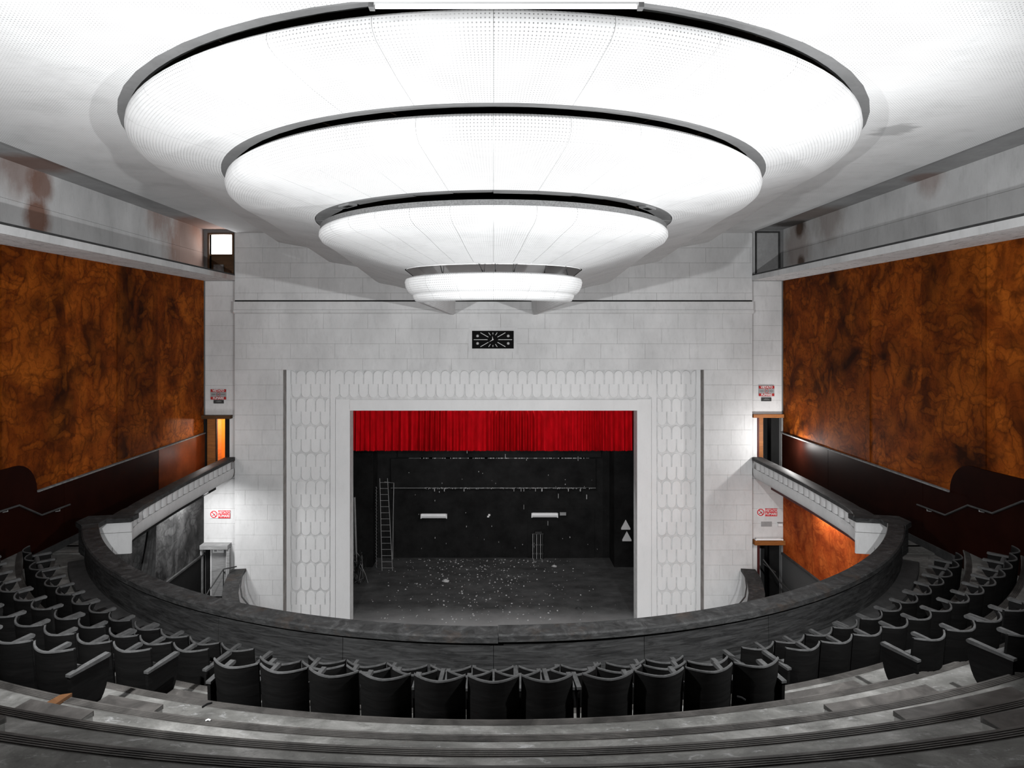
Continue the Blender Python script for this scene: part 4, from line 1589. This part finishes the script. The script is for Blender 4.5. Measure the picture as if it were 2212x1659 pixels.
no_smoking_old(-9.94, -2.36, 'old red and grey VIETATO FUMARE sign above the upper left door', PI_Y - 0.03)
no_smoking_old(9.33, -2.24, 'old red and grey VIETATO FUMARE sign above the upper right door', PI_Y - 0.03)
for x0, z0, lab in ((-9.84, -2.50, 'small dark metal plaque under the upper left no smoking sign'), (9.42, -2.42, 'small dark metal plaque under the upper right no smoking sign')):
    o = thing('plaque', (x0 + 0.17, PI_Y, z0), lab, 'plaque')
    put('plate', MB().box(x0, x0 + 0.35, PI_Y - 0.03, PI_Y, z0, z0 + 0.125), 'sign_dark', o)
    put('print', MB().box(x0 + 0.08, x0 + 0.28, PI_Y - 0.034, PI_Y - 0.03, z0 + 0.05, z0 + 0.075).box(x0 + 0.12, x0 + 0.24, PI_Y - 0.034, PI_Y - 0.03, z0 + 0.09, z0 + 0.10), 'dust', o)
# fragment of a third sign low on the left front wall, only its top shows over the rail
o = thing('wall_sign', (-7.9, D - 0.02, -10.1), 'small red sign whose top just shows above the rail, low on the white wall', 'sign')
put('plate', MB().box(-8.05, -7.68, D - 0.03, D, -10.05, -9.77), 'red', o)
put('border', MB().box(-8.02, -7.71, D - 0.034, D - 0.03, -9.82, -9.80).box(-8.02, -7.71, D - 0.034, D - 0.03, -10.02, -10.0), 'pale', o)
# grey plate, white box and tube light on the lower right pilaster
put('grey_plate', MB().box(9.42, 9.79, PI_Y - 0.02, PI_Y, -6.83, -6.66), 'sign_grey', label='blank grey plate on the white wall below the lower right no smoking sign', category='plate')
o = thing('wall_box', (10.05, PI_Y - 0.1, -6.80), 'small white box on the wall beside the blank grey plate', 'box')
put('body', MB().box(9.99, 10.14, PI_Y - 0.10, PI_Y, -6.80, -6.70), 'pale', o)
put('lid', MB().box(9.98, 10.15, PI_Y - 0.11, PI_Y, -6.70, -6.68), 'sign_grey', o)
o = tube_light('tube_light', 9.16, 10.10, PI_Y - 0.16, -7.265, -7.21, 'slim white fluorescent fitting lying on the wooden lintel of the lower right door')
# strip light under the edge of the rear ceiling
o = thing('strip_light', (0.12, 6.10, 3.06), 'long white fluorescent strip light at the edge of the near ceiling', 'light')
put('housing', MB().box(-1.165, 1.405, 6.062, 6.14, 3.095, 3.14), 'tube_off', o)
M['tube_on'] = mat_emit('glowing_tube', (1, 1, 1), 1.2)
put('tube', MB().tube([(-1.12, 6.10, 3.082), (1.36, 6.10, 3.082)], 0.014, 10), 'tube_on', o, smooth=True)
put('end_cap', MB().box(-1.18, -1.13, 6.06, 6.142, 3.066, 3.14), 'dust', o)
put('end_cap', MB().box(1.37, 1.42, 6.06, 6.142, 3.066, 3.14), 'dust', o)

# clock
ck = thing('wall_clock', (-0.03, D, -0.26), 'black rectangular wall clock with pale radiating lines above the stage', 'clock')
cx, cz, cy = -0.02, -0.255, D - 0.05
put('case', MB().box(cx - 0.725, cx + 0.725, cy, D + 0.01, cz - 0.31, cz + 0.31), 'clock', ck)
put('mount', MB().box(cx - 0.85, cx + 0.85, D - 0.02, D + 0.005, cz - 0.43, cz + 0.43), 'grey', ck)


def bar(m, x0, z0, x1, z1, w_, y0, y1):
    d_ = Vector((x1 - x0, z1 - z0)).normalized()
    nx, nz = -d_.y * w_ / 2, d_.x * w_ / 2
    m.prism([(cx + x0 + nx, cz + z0 + nz), (cx + x1 + nx, cz + z1 + nz), (cx + x1 - nx, cz + z1 - nz), (cx + x0 - nx, cz + z0 - nz)], 'y', y0, y1)


def marks():
    for sx in (-1, 1):
        yield (sx * 0.185, 0.0, sx * 0.67, 0.0)
        for sz in (-1, 1):
            yield (sx * 0.16, sz * 0.09, sx * 0.435, sz * 0.245)
            yield (sx * 0.088, sz * 0.155, sx * 0.15, sz * 0.25)
    for sz in (-1, 1):
        yield (0, sz * 0.185, 0, sz * 0.25)


for q in marks():
    m = MB()
    bar(m, q[0], q[1], q[2], q[3], 0.018, cy - 0.006, cy)
    put('hour_mark', m, 'clock_mark', ck)
for sx in (-1, 1):
    for sz in (-1, 1):
        m = MB()
        for k in range(4):
            a = k * pi / 4
            bar(m, sx * 0.535 - 0.05 * cos(a), sz * 0.13 - 0.05 * sin(a), sx * 0.535 + 0.05 * cos(a), sz * 0.13 + 0.05 * sin(a), 0.013, cy - 0.006, cy)
        put('star', m, 'clock_mark', ck)
m = MB()
m.prism([(cx + 0.02, cz - 0.005), (cx - 0.02, cz - 0.0), (cx - 0.022, cz + 0.13)], 'y', cy - 0.014, cy - 0.008)
put('hour_hand', m, 'clock_mark', ck)
m = MB()
m.prism([(cx + 0.028, cz + 0.0), (cx - 0.0, cz + 0.022), (cx - 0.14, cz - 0.085)], 'y', cy - 0.02, cy - 0.015)
put('minute_hand', m, 'clock_mark', ck)

# ------------------------------------------------------------------ stalls-level parapets, stair rail, drape
for sd, nm in ((-1, 'left'), (1, 'right')):
    line = [(8.88, 22.45), (8.80, 21.9), (8.62, 21.2), (8.35, 20.4), (7.98, 19.6), (7.4, 18.8), (6.7, 18.1)]
    sp = thing('stair_parapet', (sd * 8.3, 20.4, -12), 'low curved dark-topped stair parapet beside the %s stalls door' % nm, 'parapet')

    def off(i, o_):
        a, b_ = line[max(i - 1, 0)], line[min(i + 1, len(line) - 1)]
        d_ = Vector((b_[0] - a[0], b_[1] - a[1])).normalized()
        return (sd * (line[i][0] + d_.y * -o_), line[i][1] + d_.x * o_)
    for key, prof, mt in (('cap', [(-0.24, -8.34), (-0.24, -8.25), (0.24, -8.25), (0.24, -8.34)], 'cap'), ('wall', [(-0.14, -11.9), (-0.18, -8.34), (0.18, -8.34), (0.14, -11.9)], 'fascia')):
        rows = []
        for i in range(len(line)):
            rows.append([off(i, a) + (z,) for a, z in prof])
        m = MB()
        m.solid(rows)
        put(key, m, mt, sp, smooth=True)
    rail = [off(i, -0.30) + (-8.12,) for i in range(1, len(line))]
    put('handrail', MB().tube(rail, 0.022, 8), 'riser', sp, smooth=True)
sr = thing('stair_handrail', (-9.2, 21.8, -9.3), 'thin grey steel stair handrail by the lower left door', 'handrail')
put('rail', MB().tube([(-9.35, 20.4, -8.75), (-9.3, 21.0, -8.45), (-9.15, 21.8, -8.02), (-8.95, 22.4, -8.15)], 0.022, 8), 'riser', sr, smooth=True)
put('post', MB().tube([(-9.15, 21.8, -8.02), (-9.15, 21.8, -9.3)], 0.018, 8), 'riser', sr)
put('post', MB().tube([(-9.35, 20.4, -8.75), (-9.35, 20.4, -11.9)], 0.018, 8), 'riser', sr)
sr = thing('stair_handrail', (9.8, 21.6, -10), 'black iron stair handrail with a kink inside the lower right doorway', 'handrail')
put('rail', MB().tube([(9.45, 22.55, -7.95), (9.72, 22.3, -8.35), (9.82, 22.1, -8.55), (10.0, 21.0, -8.75), (10.03, 20.4, -9.0), (10.03, 20.0, -9.4)], 0.028, 8), 'iron', sr, smooth=True)
put('post', MB().tube([(10.0, 21.0, -8.75), (10.0, 21.0, -11.9)], 0.024, 8), 'iron', sr)
put('brace', MB().tube([(9.45, 22.55, -8.1), (9.82, 22.4, -8.35)], 0.022, 8), 'iron', sr)
pk = thing('leaning_plank', (-9.0, 20.6, -12), 'dark plank leaning by the lower left door', 'plank')
put('plank', MB().solid([[(-9.42, 20.9, -8.95), (-9.18, 20.9, -8.92), (-9.18, 20.95, -8.92), (-9.42, 20.95, -8.95)], [(-8.95, 20.3, -11.9), (-8.7, 20.3, -11.9), (-8.7, 20.36, -11.9), (-8.95, 20.36, -11.9)]]), 'riser', pk)
# drape on the lower left wall
m = MB()
rows = []
for j in range(10):
    f = j / 9
    z = -5.25 - 3.0 * f
    row = []
    for i in range(25):
        u = i / 24
        y = 19.0 - (0.22 + 1.5 * f ** 1.4) * (1 - u) + 0.05 * f
        row.append((-10.02 + 0.075 * sin(u * 22 + f * 1.2), y, z))
    rows.append(row)
m.grid(rows)
put('drape', m, 'cloth', smooth=True, label='charcoal cloth drape gathered at the top on the lower left wall', category='drape')
# scraps on the balcony floor
m = MB()
m.solid([[(-4.22, 5.86, -3.475), (-4.10, 5.80, -3.475), (-4.10, 5.80, -3.45), (-4.22, 5.86, -3.45)], [(-4.12, 6.12, -3.475), (-4.02, 6.14, -3.475), (-4.02, 6.14, -3.44), (-4.12, 6.12, -3.445)]])
put('wood_scrap', m, 'scrap', label='splintered brown wood scrap lying on the step at the left', category='scrap')
for i, (x, y, z, mt, lab) in enumerate(((-2.55, 5.75, -3.47, 'pale', 'tiny white plaster chip on the left of the steps'), (-2.35, 5.28, -3.06, 'plain_black', 'short black stick on the step below the centre seats, left of the middle'), (-1.45, 6.05, -3.87, 'plain_black', 'small black twig close behind the centre seats'), (2.35, 6.1, -3.47, 'plain_black', 'small black twig on the step to the right of the centre'))):
    m = MB()
    a = i * 0.8
    k_ = 0.5 if mt == 'pale' else 1.0
    dx, dy = 0.04 * k_ * cos(a), 0.04 * k_ * sin(a)
    m.tube([(x - dx, y - dy, z), (x, y, z + 0.01), (x + dx, y + dy, z + 0.004)], 0.008, 6)
    put('debris_piece', m, mt, label=lab, category='debris')

# ------------------------------------------------------------------ last
for o in list(S.objects):
    if o.type == 'MESH' and o.parent is None and 'category' not in o and o.get('kind') is None:
        o['kind'] = 'structure'
